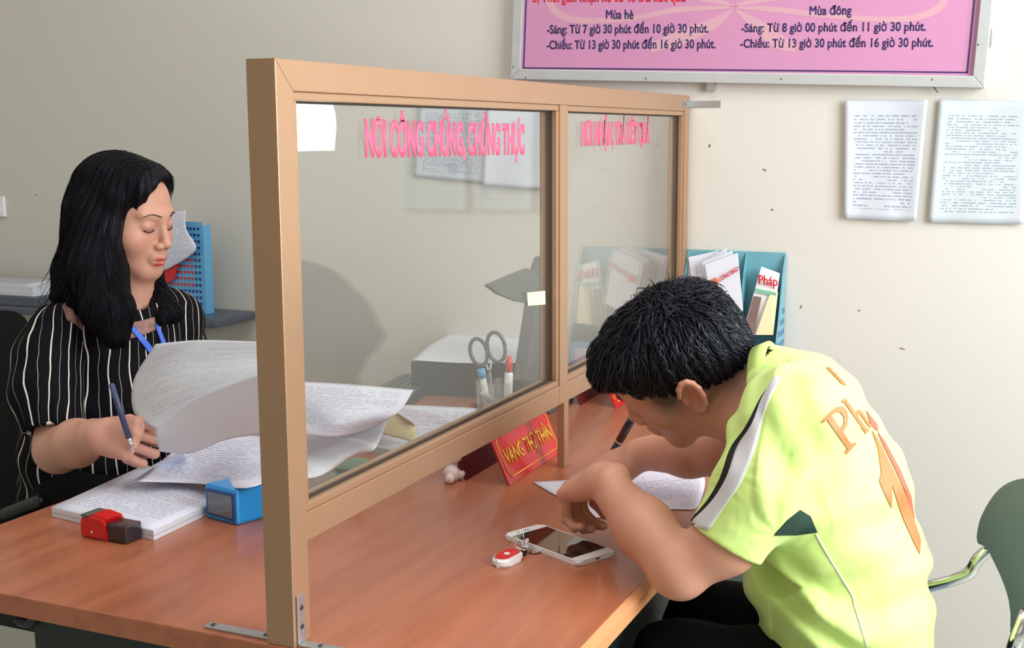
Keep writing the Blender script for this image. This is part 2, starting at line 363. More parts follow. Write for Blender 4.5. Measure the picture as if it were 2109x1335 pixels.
def stext(body, x0, x1, yb0, yb1, cappx, m=M['navy'], bold=.022):
    p0, p1 = ST(x0, yb0), ST(x1, yb1); k = FPX/((((p0+p1)/2)-CP)@CF)
    text('lettering', body, p0, p1, cappx/k, UZ, NY, m, board, bold)
stext('3, Thời gian nhận hồ sơ và trả kết quả', 1098, 1412, 4, 3, 19, M['redprint'])
stext('Mùa hè', 1248, 1305, 39, 39, 18); stext('Mùa đông', 1667, 1754, 31, 30, 18)
stext('-Sáng: Từ 7 giờ 30 phút đến 10 giờ 30 phút.', 1127, 1460, 69, 67, 17)
stext('-Chiều: Từ 13 giờ 30 phút đến 16 giờ 30 phút.', 1126, 1474, 101, 99, 17)
stext('-Sáng: Từ 8 giờ 00 phút đến 11 giờ 30 phút.', 1527, 1907, 66, 63, 17)
stext('-Chiều: Từ 13 giờ 30 phút đến 16 giờ 30 phút.', 1525, 1922, 98, 96, 17)
for px, py in ((1083, 160), (1330, 162), (1609, 163), (1920, 164), (2015, 92), (1057, 138)):
    p = PY(sy, px, py); bm = bmesh.new(); bmesh.ops.create_uvsphere(bm, u_segments=8, v_segments=6, radius=.002, matrix=Matrix.Translation(V(p))); link('rivet', fin(bm, 'rivet'), M['screw'], board)
p = PY(YW-.015, 1464, 180); box('hanging_clip', p-np.array((.009, .006, .01)), p+np.array((.009, .012, .012)), M['steel'], board)
p = PY(YW-.015, 1925, 182)
tube('loose_wire_end', [p+np.array((-.01, .0, .012)), p+np.array((.0, -.002, .0)), p+np.array((.008, -.004, -.01))], .0018, M['mark'], board, 6)
p = PY(YW-.015, 2033, 78)
box('corner_plate', p-np.array((.006, .004, .02)), p+np.array((.009, .012, .02)), M['steel'], board)

# ================================================================ PAPERS PINNED TO THE BACK WALL
def wallpaper(px4, m, label, curl=.008, group=None, extra=None):
    # px4: tl, tr, br, bl
    yb = YW-.004; t0, t1, b1, b0 = [PY(yb, *p) for p in px4]; g = []
    for i in range(6):
        v = i/5; row = []
        for j in range(6):
            u = j/5; p = (t0*(1-u)+t1*u)*(1-v)+(b0*(1-u)+b1*u)*v
            row.append(p+np.array((0, -curl*(abs(2*u-1)**3*.6+.5*v*v*(1-abs(2*u-1)))-.001-.002*math.sin(5*u+2*v)**2, 0)))
        g.append(row)
    g = [list(r) for r in zip(*g)]   # first index across
    o = sheet('notice_paper', [list(r) for r in zip(*g)], m, None, .0004, 3); tag(o, label, 'paper'); return o
p1_ = wallpaper(((1742, 207), (1912, 206), (1888, 456), (1741, 450)), M['print_a'], 'typed notice with curled edges, left sheet of the two right of the partition', .016)
wallpaper(((1935, 205), (2118, 208), (2109, 462), (1913, 458)), M['print_b'], 'typed price list sheet at the right edge of the picture on the wall', .010)
wallpaper(((866, 214), (1003, 214), (1000, 377), (854, 363)), M['print_a'], 'paper on the wall seen behind the lettered glass, left one bearing a round stamp mark', .006)
wallpaper(((1006, 214), (1146, 216), (1136, 391), (997, 381)), M['paper'], 'plain paper on the wall behind the glass, right of the stamped sheet', .012)
# round stamp on it
c = PY(YW-.0135, 935, 342)
bm = bmesh.new()
for r0, r1 in ((.018, .0195), (.006, .008), (.011, .012)):
    n = 28; A = [bm.verts.new(V(c)+Vector((math.cos(6.2832*k/n)*r0, 0, math.sin(6.2832*k/n)*r0))) for k in range(n)]; B = [bm.verts.new(V(c)+Vector((math.cos(6.2832*k/n)*r1, 0, math.sin(6.2832*k/n)*r1))) for k in range(n)]
    for k in range(n): bm.faces.new((A[k], A[(k+1) % n], B[(k+1) % n], B[k]))
stamped = [o for o in COL.objects if o.name.startswith('notice_paper')][2]
link('round_ink_stamp', fin(bm, 'round_ink_stamp'), M['ink'], stamped)

# wall switch at the left edge
p = PY(YW, -8, 425)
sw = thing('wall_switch', p, 'small white switch plate at the left edge of the back wall', 'switch')
q = PY(YW, 13, 425); hw = q[0]-p[0]
box('plate', p+np.array((-hw-.02, -.012, -.033)), p+np.array((hw, 0, .033)), M['white'], sw, .003)
box('rocker', p+np.array((-.02, -.016, -.02)), p+np.array((hw-.014, -.011, .02)), M['white'], sw, .002)

# ================================================================ DESK
DX0, DX1 = -.74, .33; DT = .031
desk = thing('office_desk', (-.2, .85, 0), 'cherry wood office desk carrying the glazed partition, reaching the back wall', 'desk')
def oct_top(x0, x1, y0, y1, z0, z1, c):
    return [(x0+c, y0, z0), (x1-c, y0, z0), (x1, y0+c, z0), (x1, y1, z0), (x0, y1, z0), (x0, y0+c, z0)]
prism('desk_top', oct_top(DX0, DX1, -.003, YW-.004, .75-DT, 0, .004), (0, 0, DT), M['wood'], desk, .0025)
prism('edge_band', [(DX1-.001, .002, .75-DT+.002), (DX1+.012, .002, .75-DT+.006), (DX1+.012, .002, .744), (DX1-.001, .002, .7495)], (0, YW-.008, 0), M['woodedge'], desk)
xp_ = PY(.06, 92, 1300)[0]
box('front_panel', (xp_, .06, .04), (.26, .085, .75-DT), M['cabinet'], desk)
box('side_panel', (xp_-.02, .06, .0), (xp_, .30, .75-DT), M['cabinet'], desk); box('rear_leg_panel', (-.70, 1.45, 0), (-.68, 1.70, .75-DT), M['cabinet'], desk); box('side_panel', (.235, .085, .0), (.26, 1.70, .75-DT), M['cabinet'], desk)
hk = PY(.05, 62, 1284)
tube('cable_hook', [(hk[0]+.03, .05, .7195), (hk[0]+.02, .05, .706), (hk[0], .05, hk[2]), (hk[0]-.018, .05, hk[2]), (hk[0]-.022, .05, hk[2]+.006)], .008, M['black'], desk)

# ================================================================ GLAZED PARTITION
T, L_, H_, W = .0414, YW-.012, .730, .0373; z0, zt = .75, 1.48; ZR = .879
part = thing('glass_partition', (-T/2, L_/2, z0), 'bronze aluminium partition with two lettered glass panes standing along the desk', 'partition')
YM0, YM1 = .905, .942             # middle post
def bar(name, lo, hi, b=.0012): return box(name, lo, hi, M['frame'], part, b)
prism('post', [(-T, 0, z0), (-T, W, z0), (-T, W, zt-W), (-T, 0, zt)], (T, 0, 0), M['frame'], part, .0012)
prism('top_rail', [(-T, .0003, zt), (-T, W+.0003, zt-W), (-T, L_-W, zt-W), (-T, L_, zt)], (T, 0, 0), M['frame'], part, .0012)
prism('post', [(-T, L_, z0), (-T, L_-W, z0), (-T, L_-W, zt-W-.0003), (-T, L_, zt-.0003)], (T, 0, 0), M['frame'], part, .0012)
bar('middle_post', (-T+.0008, YM0, ZR), (-.0008, YM1, zt-W))
ya_, yb_ = PX(0, 1163, 880)[1], PX(0, 1172, 880)[1]
bar('middle_leg', (-.0155, ya_, z0), (-.0008, yb_, ZR))
bar('lower_rail', (-T+.0015, W, ZR), (-.0015, YM0, ZR+W)); bar('lower_rail', (-T+.0015, YM1, ZR), (-.0015, L_-W, ZR+W))
for y0, y1 in ((W, YM0), (YM1, L_-W)):
    gz0, gz1 = ZR+W, zt-W; b = .011
    for k, (xa, xb) in enumerate(((-.0145, -.0035), (-T+.0035, -T+.0145))):
        bar('glazing_bead', (xa, y0, gz0), (xb, y1, gz0+b), .002); bar('glazing_bead', (xa, y0, gz1-b), (xb, y1, gz1), .002)
        bar('glazing_bead', (xa, y0, gz0+b), (xb, y0+b, gz1-b), .002); bar('glazing_bead', (xa, y1-b, gz0+b), (xb, y1, gz1-b), .002)
    for lo, hi in (((-.0165, y0+b, gz0+b), (-.0142, y1-b, gz0+b+.003)), ((-.0165, y0+b, gz1-b-.003), (-.0142, y1-b, gz1-b)), ((-.0165, y0+b, gz0+b), (-.0142, y0+b+.003, gz1-b)), ((-.0165, y1-b-.003, gz0+b), (-.0142, y1-b, gz1-b))):
        box('gasket', lo, hi, M['gasket'], part)
    pane = box('glass_pane', (-.0225, y0+.004, gz0+.004), (-.0175, y1-.004, gz1-.004), M['glass'], part)
XG = -.0172
def gtext(body, x0, x1, b0, b1, cappx, bold=.045):
    p0, p1 = PX(XG, x0, b0), PX(XG, x1, b1); k = FPX/((((p0+p1)/2)-CP)@CF)
    p1[2] = p1[2]; text('lettering', body, p0, p1, cappx/k, UZ, NX, M['glass_red'], part, bold, .0005)
gtext('NƠI CÔNG CHỨNG, CHỨNG THỰC', 752, 1080, 321, 315, 62, .045); gtext('NƠI NHẬN, TRẢ KẾT QUẢ', 1197, 1338, 299, 293, 42, .045)
# sticker and note on the glass
pts = [PX(XG, *p) for p in ((590, 196), (683, 208), (690, 235), (692, 262), (688, 310), (590, 312))]
ys = nrm(pts[1]-pts[0]); zt_ = pts[0][2]
st = prism('sticker', pts, (.0006, 0, 0), M['sticker']); tag(st, 'white sticker with a curved right edge in the top corner of the left pane', 'sticker')
pts = [PX(XG, *p) for p in ((1085, 603), (1122, 599), (1123, 627), (1087, 630))]
st = prism('sticky_note', pts, (.0006, 0, 0), M['note']); tag(st, 'small yellow-green note stuck to the glass beside the middle post', 'note')
# brackets
def bracket(name, label, plates, screws):
    t = thing(name, plates[0][0], label, 'bracket')
    for lo, hi in plates: box('plate', lo, hi, M['steel'], t, .0006)
    for s, ax in screws:
        mt = Matrix.Translation(Vector(s)) @ (Matrix.Rotation(math.pi/2, 4, 'Y') if ax == 0 else Matrix.Identity(4))
        bm = bmesh.new(); bmesh.ops.create_cone(bm, cap_ends=True, segments=12, radius1=.0042, radius2=.003, depth=.0016, matrix=mt)
        link('screw', fin(bm, 'screw'), M['screw'], t)
    return t
bracket('flat_bracket', 'flat steel strip screwed to the desk left of the near partition post', [((-.147, .008, .7502), (-T-.0005, .024, .7532))], [((-.137, .016, .754), 2), ((-.054, .016, .754), 2)])
bracket('angle_bracket', 'steel angle bracket fixing the foot of the near post to the desk', [((.0003, .006, .7535), (.0030, .022, .817)), ((.0003, .006, .7502), (.06, .022, .7533))], [((.0034, .014, .80), 0), ((.0034, .014, .775), 0), ((.03, .014, .754), 2)])
a = PX(.001, 1408, 212)
bracket('wall_bracket', 'steel angle bracket tying the top of the partition to the back wall', [((.0003, L_-.06, 1.452), (.003, YW-.0004, 1.468)), ((.0031, YW-.0035, 1.452), (.075, YW-.0004, 1.468))], [((.0034, L_-.05, 1.46), 0)])
# ================================================================ THINGS ON THE CUSTOMER SIDE OF THE DESK
ZD = .7503
# --- red name plates (A-shaped boards, open ends)
def name_plate(fb, fe, depth, h, label, body=None):
    # fb, fe: front foot line ends on desk (customer side), depth toward -x
    fb, fe = np.array(fb), np.array(fe); u = nrm(fe-fb); back = np.cross((0, 0, 1), u); back = nrm(back); 
    if back[0] > 0: back = -back
    t = thing('name_plate', (fb+fe)/2+back*depth/2, label, 'name plate')
    th = .004; apex = lambda p: p+back*depth*.45+np.array((0, 0, h))
    n = nrm(np.cross(apex(fb)-fb, u));  n = n if n[0] > 0 else -n
    prism('front_board', [fb, fe, apex(fe), apex(fb)], -n*th, M['redboard'], t, .0008)
    rb, re_ = fb+back*depth, fe+back*depth
    n2 = nrm(np.cross(apex(fb)-rb, u)); n2 = n2 if n2[0] < 0 else -n2
    prism('rear_board', [rb, re_, apex(re_), apex(rb)], -n2*th, M['redboard_shade'], t, .0008)
    # gold border with notched corners, and lettering
    up = nrm(apex(fb)-fb); Lx = np.linalg.norm(fe-fb); Hh = np.linalg.norm(apex(fb)-fb); m_ = .012; c_ = .010; off = n*.0008
    P = lambda a, b: fb+u*a+up*b+off
    loop = [(m_+c_, m_), (Lx-m_-c_, m_), (Lx-m_-c_*.2, m_+c_*.9), (Lx-m_, m_+c_), (Lx-m_, Hh-m_-c_), (Lx-m_-c_, Hh-m_), (m_+c_, Hh-m_), (m_, Hh-m_-c_), (m_, m_+c_), (m_+c_, m_)]
    tube('gold_border', [P(*q) for q in loop], .0011, M['gold'], t, 6)
    if body: text('lettering', body, P(m_+.010, m_+.022), P(Lx-m_-.006, m_+.022), .030, up, n, M['gold'], t, .022, .0006)
    return t
name_plate(PZ(ZD, 1050, 1001), PZ(ZD, 1158, 930), .092, .094, 'red name plate with gold lettering standing on the desk under the lower rail', 'VANG THỊ THÌN')
f2 = PZ(ZD, 1270, 841); name_plate(f2, f2+np.array((-.006, .25, 0)), .092, .094, 'second red name plate farther along the desk, partly behind the bowed head')
# --- pale lumpy ornament
t = thing('small_ornament', PZ(ZD, 935, 990), 'small pale pink lumpy ornament under the partition rail, beside the red name plate', 'ornament')
bm = bmesh.new()
for dx, dy, dz, r in ((0, 0, .014, .016), (.006, -.02, .009, .0095), (.012, .012, .010, .010), (-.006, .02, .03, .017), (.002, .01, .045, .014)):
    bmesh.ops.create_icosphere(bm, subdivisions=3, radius=r, matrix=Matrix.Translation(V(PZ(ZD, 930, 990)+np.array((dx, dy, dz)))))
o = link('body', fin(bm, 'body'), M['pinkpale'], t, True); md = o.modifiers.new('r', 'REMESH'); md.mode = 'VOXEL'; md.voxel_size = .0018; md.use_smooth_shade = True
# --- smartphone
a, b, c, d = [PZ(ZD+.004, *p) for p in ((1043, 1106), (1106, 1081), (1258, 1134), (1203, 1167))]
ctr = (a+b+c+d)/4; ul = nrm((c-b)+(d-a)); uw = nrm(np.cross((0, 0, 1), ul)); PL = (np.linalg.norm(c-b)+np.linalg.norm(d-a))/2; PWd = (np.linalg.norm(b-a)+np.linalg.norm(c-d))/2*.98
ph = thing('smartphone', (ctr[0], ctr[1], ZD), 'white smartphone with a black screen lying on the desk beside the elbow', 'phone')
pm = Matrix(((ul[0], uw[0], 0, ctr[0]), (ul[1], uw[1], 0, ctr[1]), (0, 0, 1, ZD), (0, 0, 0, 1)))
def rrect(l, w, r, n=6):
    out = []
    for cx_, cy_, a0 in ((l/2-r, w/2-r, 0), (-l/2+r, w/2-r, 90), (-l/2+r, -w/2+r, 180), (l/2-r, -w/2+r, 270)):
        for k in range(n+1): aa = math.radians(a0+90*k/n); out.append((cx_+r*math.cos(aa), cy_+r*math.sin(aa)))
    return out
def slab(name, outline, z0_, z1_, m, parent, mtx, bev=0):
    bm = bmesh.new(); A = [bm.verts.new(mtx @ Vector((x, y, z0_))) for x, y in outline]; B = [bm.verts.new(mtx @ Vector((x, y, z1_))) for x, y in outline]
    n = len(A); fa = bm.faces.new(A[::-1]); fb_ = bm.faces.new(B)
    for i in range(n): bm.faces.new((A[i], A[(i+1) % n], B[(i+1) % n], B[i]))
    if bev: bmesh.ops.bevel(bm, geom=list(fa.edges)+list(fb_.edges), offset=bev, segments=3, affect='EDGES')
    return link(name, fin(bm, name), m, parent)
slab('phone_body', rrect(PL, PWd, .009), 0, .0075, M['white'], ph, pm, .002)
slab('screen', rrect(PL*.78, PWd*.93, .0012), .0073, .0079, M['screen'], ph, pm)
slab('earpiece', [(x-PL*.445, y) for x, y in rrect(.0016, .014, .0007, 3)], .0073, .0079, M['greyp'], ph, pm)
slab('camera_dot', [(x-PL*.445, y-.016) for x, y in rrect(.003, .003, .0014, 3)], .0073, .0079, M['greyp'], ph, pm)
slab('charging_port', [(x+PL/2, y) for x, y in rrect(.0012, .009, .0005, 3)], .0028, .0048, M['black'], ph, pm)
# --- keys with fob
k0, k1 = PZ(ZD+.006, 1022, 1162), PZ(ZD+.006, 1068, 1138)
kc = (k0+k1)/2; ku = nrm(k1-k0); kw = nrm(np.cross((0, 0, 1), ku)); km = Matrix(((ku[0], kw[0], 0, kc[0]), (ku[1], kw[1], 0, kc[1]), (0, 0, 1, ZD), (0, 0, 0, 1)))
kt = thing('key_bunch', (kc[0], kc[1], ZD), 'bunch of keys with a red and white oval fob, beside the smartphone', 'keys')
slab('fob_case', rrect(.058, .030, .0145), 0, .012, M['white'], kt, km, .003)
slab('fob_top', rrect(.050, .024, .0118), .0115, .0138, M['red'], kt, km, .001)
slab('fob_mark', [(x*.5-.002, y) for x, y in rrect(.018, .008, .0035)], .0136, .0144, M['white'], kt, km)
rc_ = kc+ku*.042+np.array((0, 0, .004))
ring = [rc_+ku*math.cos(i/16*6.2832)*.013+kw*math.sin(i/16*6.2832)*.011+np.array((0, 0, .003+.003*math.sin(i/16*6.2832))) for i in range(17)]
tube('split_ring', ring, .0011, M['chrome'], kt, 6)
def key(ang, ln, z, tip, head=.010):
    dd = ku*math.cos(ang)+kw*math.sin(ang); e = np.cross((0, 0, 1), dd); o_ = rc_+dd*.010; o_[2] = z
    pts = [o_+dd*(head*math.cos(q)+head)+e*head*math.sin(q) for q in np.linspace(.5, 6.283-.5, 12)]
    pts += [o_+dd*(2*head+ln)-e*.0028, o_+dd*(2*head+ln+.003), o_+dd*(2*head+ln)+e*.0028]
    n_ = np.array((0, 0, .0018)); pts = [p+np.array((0, 0, tip*((p-o_)@dd)/(2*head+ln))) for p in pts]
    prism('key', pts, n_, M['chrome'], kt, .0002)
key(-.55, .030, ZD+.0015, 0); key(.35, .010, ZD+.005, .006, .007)
tube('wire_loop', [rc_+np.array((0, 0, .002)), rc_+kw*.010-ku*.006+np.array((0, 0, .022)), rc_+kw*.020-ku*.012+np.array((0, 0, .004))], .0009, M['chrome'], kt, 6)
tube('wire_loop', [rc_+ku*.006+np.array((0, 0, .002)), rc_+ku*.010+kw*.006+np.array((0, 0, .026))], .0009, M['chrome'], kt, 6)
slab('dark_tab', [(x+.040, y) for x, y in rrect(.014, .013, .004)], .0, .007, M['black'], kt, km, .001)
# --- paper the man is writing on
g = [[PZ(ZD+.0012, *p) for p in r] for r in (((1097, 993), (1215, 985), (1330, 975), (1440, 978)), ((1140, 1018), (1250, 1020), (1350, 1012), (1452, 1005)), ((1186, 1040), (1265, 1050), (1350, 1046), (1440, 1040)), ((1216, 1068), (1280, 1062), (1350, 1050), (1425, 1050)))]
g[0][3][2] += .02; g[1][3][2] += .012; g[0][2][2] += .008
o = sheet('form_sheet', g, M['print_c'], None, .0004, 5); tag(o, 'written sheet under the hands of the person in the lime jersey', 'paper')

# ================================================================ DESK ORGANISER AT THE FAR WALL (customer side)
ry = YW-.004
rk = thing('file_rack', PY(ry-.06, 1520, 800), 'blue plastic file rack holding papers, against the back wall right of the partition', 'rack')
xl = PY(ry, 1418, 518)[0]; xr = PY(ry, 1620, 518)[0]; zt2 = PY(ry, 1520, 517)[2]; zb = .7505; dp = .10
box('back_board', (xl, ry-.004, zb), (xr, ry, zt2), M['teal'], rk, .0015)
# dividers: curved-top side walls running out from the back board
def divider(x, name='divider', holes=False, fullh=.62):
    prof = [(0, zb), (-dp, zb), (-dp, zb+.105), (-dp*.86, zb+.14), (-dp*.62, zb+.20), (-dp*.34, zb+.29), (-.006, zt2-.004), (0, zt2-.004)]
    return prism(name, [(x, ry+a, z_) for a, z_ in prof], (.003, 0, 0), M['teal'], rk, .0006)
divs = [xl, xl+(xr-xl)*.60, xr-.003]
for i, x in enumerate(divs): divider(x, 'side_wall' if i in (0, 2) else 'divider')
bf = box('front_panel', (xl, ry-dp, zb), (xr, ry-dp+.003, zb+.115), M['blueb'], rk, .0012)
box('bottom', (xl, ry-dp, zb), (xr, ry, zb+.003), M['teal'], rk)
box('label_card', (xl+(xr-xl)*.70, ry-dp-.0012, zb+.05), (xl+(xr-xl)*.93, ry-dp-.0002, zb+.098), M['paper'], rk)
box('label_card', (xl+(xr-xl)*.06, ry-dp-.0012, zb+.05), (xl+(xr-xl)*.28, ry-dp-.0002, zb+.098), M['paper'], rk)
# perforations on right side wall
bm = bmesh.new()
for i in range(7):
    for j in range(5):
        yy = ry-.012-j*.018; zz = zb+.055+i*.026
        if zz < zb+.105+ (1-(ry-yy)/dp)*.2: bm_box(bm, (xr-.0005, yy-.003, zz-.007), (xr+.0006, yy+.003, zz+.007))
link('perforation', fin(bm, 'perforation'), M['blued'], rk)
# papers & booklets standing in it
def booklet(name, px4, y_, m, label, cat, thick=.004, lean=.05):
    pts = [PY(y_+(0 if i in (0, 1) else -lean), *p) for i, p in enumerate(px4)]
    n = nrm(np.cross(pts[1]-pts[0], pts[3]-pts[0])); o = prism(name, pts, n*thick, m, None, .0006); tag(o, label, cat); return o, pts
bk, pts = booklet('magazine', ((1568, 549), (1606, 563), (1588, 690), (1528, 690)), ry-.03, M['white'], 'white magazine with a red title, standing in the right slot of the blue rack', 'magazine', .005, .03)
nrm_f = np.array((0, -1, 0.)); 
def bp(u, v, e=.0): # point on booklet front
    return (pts[0]*(1-u)+pts[1]*u)*(1-v)+(pts[3]*(1-u)+pts[2]*u)*v+np.array((0, -.0065-e, 0))
def bquad(name, u0, u1, v0, v1, m, par): return prism(name, [bp(u0, v0), bp(u1, v0), bp(u1, v1), bp(u0, v1)], (0, -.0008, 0), m, par)
text('title', 'Pháp', bp(.12, .24, .002), bp(1.02, .20, .002), .022, UZ, NY, M['redprint'], bk, .02, .0006)
bquad('green_band', .03, 1.0, .31, .36, M['greenprint'], bk); bquad('brown_picture', .06, .40, .42, .98, M['brownpic'], bk)
bk2, pts2 = booklet('booklet', ((1588, 598), (1602, 601), (1592, 690), (1556, 690)), ry-.045, M['cream'], 'cream covered booklet standing in front of the red-titled magazine', 'booklet', .004, .03)
gb = [((1452, 545), (1519, 521), (1530, 640), (1468, 660)), ((1446, 540), (1508, 516), (1520, 640), (1460, 660)), ((1437, 545), (1496, 512), (1510, 640), (1452, 660)), ((1418, 530), (1480, 516), (1490, 650), (1436, 670)), ((1411, 531), (1428, 527), (1440, 650), (1425, 660))]
labs = ['front bulletin with a red crest and title in the left slots of the blue rack', 'white bulletin just behind the red-crested front one in the rack', 'third white bulletin of the fanned bundle in the rack', 'broad white sheet at the back of the bundle in the rack', 'narrow curled white paper at the left end of the rack bundle']
for i, (q, lb) in enumerate(zip(gb, labs)):
    o, pp = booklet('bulletin', q, ry-.060+.012*i, M['paper'], lb, 'paper', .0025, .01); o['group'] = 'bulletins in the blue rack'
    if i == 0:
        P0 = pp
        def fp(u, v): return (P0[0]*(1-u)+P0[1]*u)*(1-v)+(P0[3]*(1-u)+P0[2]*u)*v+np.array((0, -.0034, 0))
        c = fp(.24, .36); bm = bmesh.new(); bmesh.ops.create_cone(bm, cap_ends=True, segments=20, radius1=.0085, radius2=.0085, depth=.0008, matrix=Matrix.Translation(V(c)) @ Matrix.Rotation(math.pi/2, 4, 'X') @ Matrix.Scale(1.3, 4, (0, 1, 0))); link('crest', fin(bm, 'crest'), M['orange'], o)
        prism('crest_star', [c+np.array((math.sin(k*.6283)*(.0055 if k % 2 == 0 else .002), -.0008, math.cos(k*.6283)*(.0055 if k % 2 == 0 else .002))) for k in range(10)], (0, -.0005, 0), M['redprint'], o)
        text('title', 'CÔNG BÁO', fp(.36, .38), fp(1.0, .30), .011, UZ, NY, M['redprint'], o, .02, .0005)
o, _ = booklet('blue_folder', ((1430, 537), (1462, 534), (1470, 640), (1440, 650)), ry-.018, M['blued'], 'dark blue folder edge between white sheets in the rack', 'folder', .003, .01)

# ================================================================ THINGS ON THE CLERK'S SIDE
def stackbox(name, c4, z_, h, m, label, cat, n=1):
    # a ream: outline on the desk given by pixels of its top at height z_+h
    top = [PZ(z_+h, *p) for p in c4]; o = prism(name, [np.array((p[0], p[1], z_)) for p in top], (0, 0, h), m, None, .0006); tag(o, label, cat); return o
M['ream'] = None
def ream():
    m, nt, b = newmat('paper_stack_edges'); L = nt.links.new; tc = nt.nodes.new('ShaderNodeTexCoord'); sp = nt.nodes.new('ShaderNodeSeparateXYZ'); L(tc.outputs['Object'], sp.inputs[0])
    w = nt.nodes.new('ShaderNodeMath'); w.operation = 'MULTIPLY'; w.inputs[1].default_value = 420; L(sp.outputs[2], w.inputs[0])
    n = nt.nodes.new('ShaderNodeTexNoise'); n.noise_dimensions = '1D'; n.inputs['Scale'].default_value = 1; L(w.outputs[0], n.inputs['W'])
    r = nt.nodes.new('ShaderNodeValToRGB'); r.color_ramp.elements[0].position = .38; r.color_ramp.elements[0].color = srgb(186, 188, 198); r.color_ramp.elements[1].position = .55; r.color_ramp.elements[1].color = srgb(228, 230, 240)
    L(n.outputs['Fac'], r.inputs[0]); L(r.outputs[0], b.inputs['Base Color']); b.inputs['Roughness'].default_value = .7; return m
M['ream'] = ream()
stk = stackbox('paper_stack', ((106, 1046), (316, 1094), (470, 1022), (300, 958)), ZD, .016, M['ream'], 'stack of white forms on the near left of the desk under the loose sheets', 'paper')
tp = [PZ(ZD+.0166, *p) for p in ((106, 1045), (300, 957), (470, 1021), (316, 1093))]
g = [[tp[0]*(1-u)*(1-v)+tp[3]*u*(1-v)+tp[1]*(1-u)*v+tp[2]*u*v for u in (0, .33, .66, 1)] for v in (0, .33, .66, 1)]
sheet('top_sheet', g, M['print_c'], stk, .0004, 2)
# loose printed page bending over the stamp box
g = [[PZ(.79, 285, 992), PZ(.782, 400, 996), PZ(.816, 500, 1006), PZ(.82, 556, 990)],
     [PZ(.80, 350, 935), PZ(.80, 420, 955), PZ(.822, 500, 955), PZ(.825, 575, 950)],
     [PZ(.82, 420, 880), PZ(.83, 480, 895), PZ(.83, 540, 898), PZ(.83, 600, 905)]]
o = sheet('loose_page', g, M['print_c'], None, .0004, 7); tag(o, 'handwritten page lying bent over the stack and the blue stamp', 'paper')
g = [[PZ(.775, 268, 992), PZ(.775, 330, 975), PZ(.78, 390, 950)], [PZ(.79, 300, 968), PZ(.80, 335, 955), PZ(.81, 385, 940)], [PZ(.80, 330, 950), PZ(.82, 352, 940), PZ(.83, 376, 930)]]
o = sheet('loose_page', g, M['paper'], None, .0004, 6); tag(o, 'white sheet corner curling up beside the stack, below the holding hand', 'paper')
# red self-inking stamp
c = PZ(ZD, 220, 1112); a_ = .30
sm_ = Matrix.Translation(V(c)+Vector((0, .012, 0))) @ Matrix.Rotation(-.06, 4, 'Z')
rs = thing('ink_stamp', c, 'red self-inking stamp with a smoky clear end, in front of the paper stack', 'stamp')
bm = bmesh.new(); prof = [(-.047, 0), (-.05, .010), (-.049, .028), (-.041, .037), (-.018, .040), (.008, .036), (.004, .027), (.010, .012), (.010, 0)]
A = [bm.verts.new(sm_ @ Vector((x, -.021, z_))) for x, z_ in prof]; B = [bm.verts.new(sm_ @ Vector((x, .021, z_))) for x, z_ in prof]; n = len(A)
fa = bm.faces.new(A); fb_ = bm.faces.new(B[::-1])
for i in range(n): bm.faces.new((A[i], A[(i+1) % n], B[(i+1) % n], B[i]))
bmesh.ops.bevel(bm, geom=list(fa.edges)+list(fb_.edges), offset=.004, segments=3, affect='EDGES'); link('grip', fin(bm, 'grip'), M['red'], rs)
box('clear_hood', (.008, -.018, .001), (.048, .018, .030), M['smoke'], rs, .003, sm_); box('stamp_core', (.006, -.014, .004), (.034, .014, .022), M['black'], rs, .002, sm_)
tube('pivot', [sm_ @ Vector((-.022, -.0218, .012)), sm_ @ Vector((-.022, -.0205, .012))], .0018, M['white'], rs, 8)
box('grip_band', (-.046, -.0195, .034), (-.028, .0195, .0385), M['greyp'], rs, .001, sm_)
# blue stamp box
q0, q1, q2 = PZ(ZD, 424, 1066), PZ(ZD, 489, 1083), PZ(ZD, 548, 1066); uy = nrm(q2-q1); q2 = q1+uy*.125; hh = .060
bs = thing('ink_stamp', (q0+q1+q2)/3, 'bright blue self-inking stamp with a grey window, next to the near post', 'stamp')
prism('body', [q0, q1, q2, q0+(q2-q1)], (0, 0, hh), M['blue'], bs, .005)
nf = nrm(np.cross(q1-q0, (0, 0, 1))); nf = nf if nf@(CP-q0) > 0 else -nf; uz = np.array((0, 0, 1.)); du = q1-q0
prism('window_frame', [q0+du*.07+uz*.008, q0+du*.95+uz*.006, q0+du*.95+uz*.053, q0+du*.07+uz*.052], nf*.0022, M['blued'], bs, .001)
prism('window', [q0+du*.13+uz*.012, q0+du*.88+uz*.010, q0+du*.88+uz*.049, q0+du*.13+uz*.048], nf*.0035, M['lens'], bs, .001)
cc = q1+(q2-q1)*.62+uz*.028+nrm(np.cross((0, 0, 1), q2-q1))*-.001
ns = nrm(np.cross(q2-q1, (0, 0, 1))); ns = ns if ns@(CP-q1) > 0 else -ns
tube('red_button', [q1+(q2-q1)*.5+uz*.026, q1+(q2-q1)*.5+uz*.026+ns*.0025], .006, M['red'], bs, 14)
prism('top_slot', [q1+(q2-q1)*.45+(q0-q1)*.2+uz*(hh-.001), q1+(q2-q1)*.9+(q0-q1)*.2+uz*(hh-.001), q1+(q2-q1)*.9+(q0-q1)*.75+uz*(hh-.001), q1+(q2-q1)*.45+(q0-q1)*.75+uz*(hh-.001)], uz*.003, M['black'], bs)

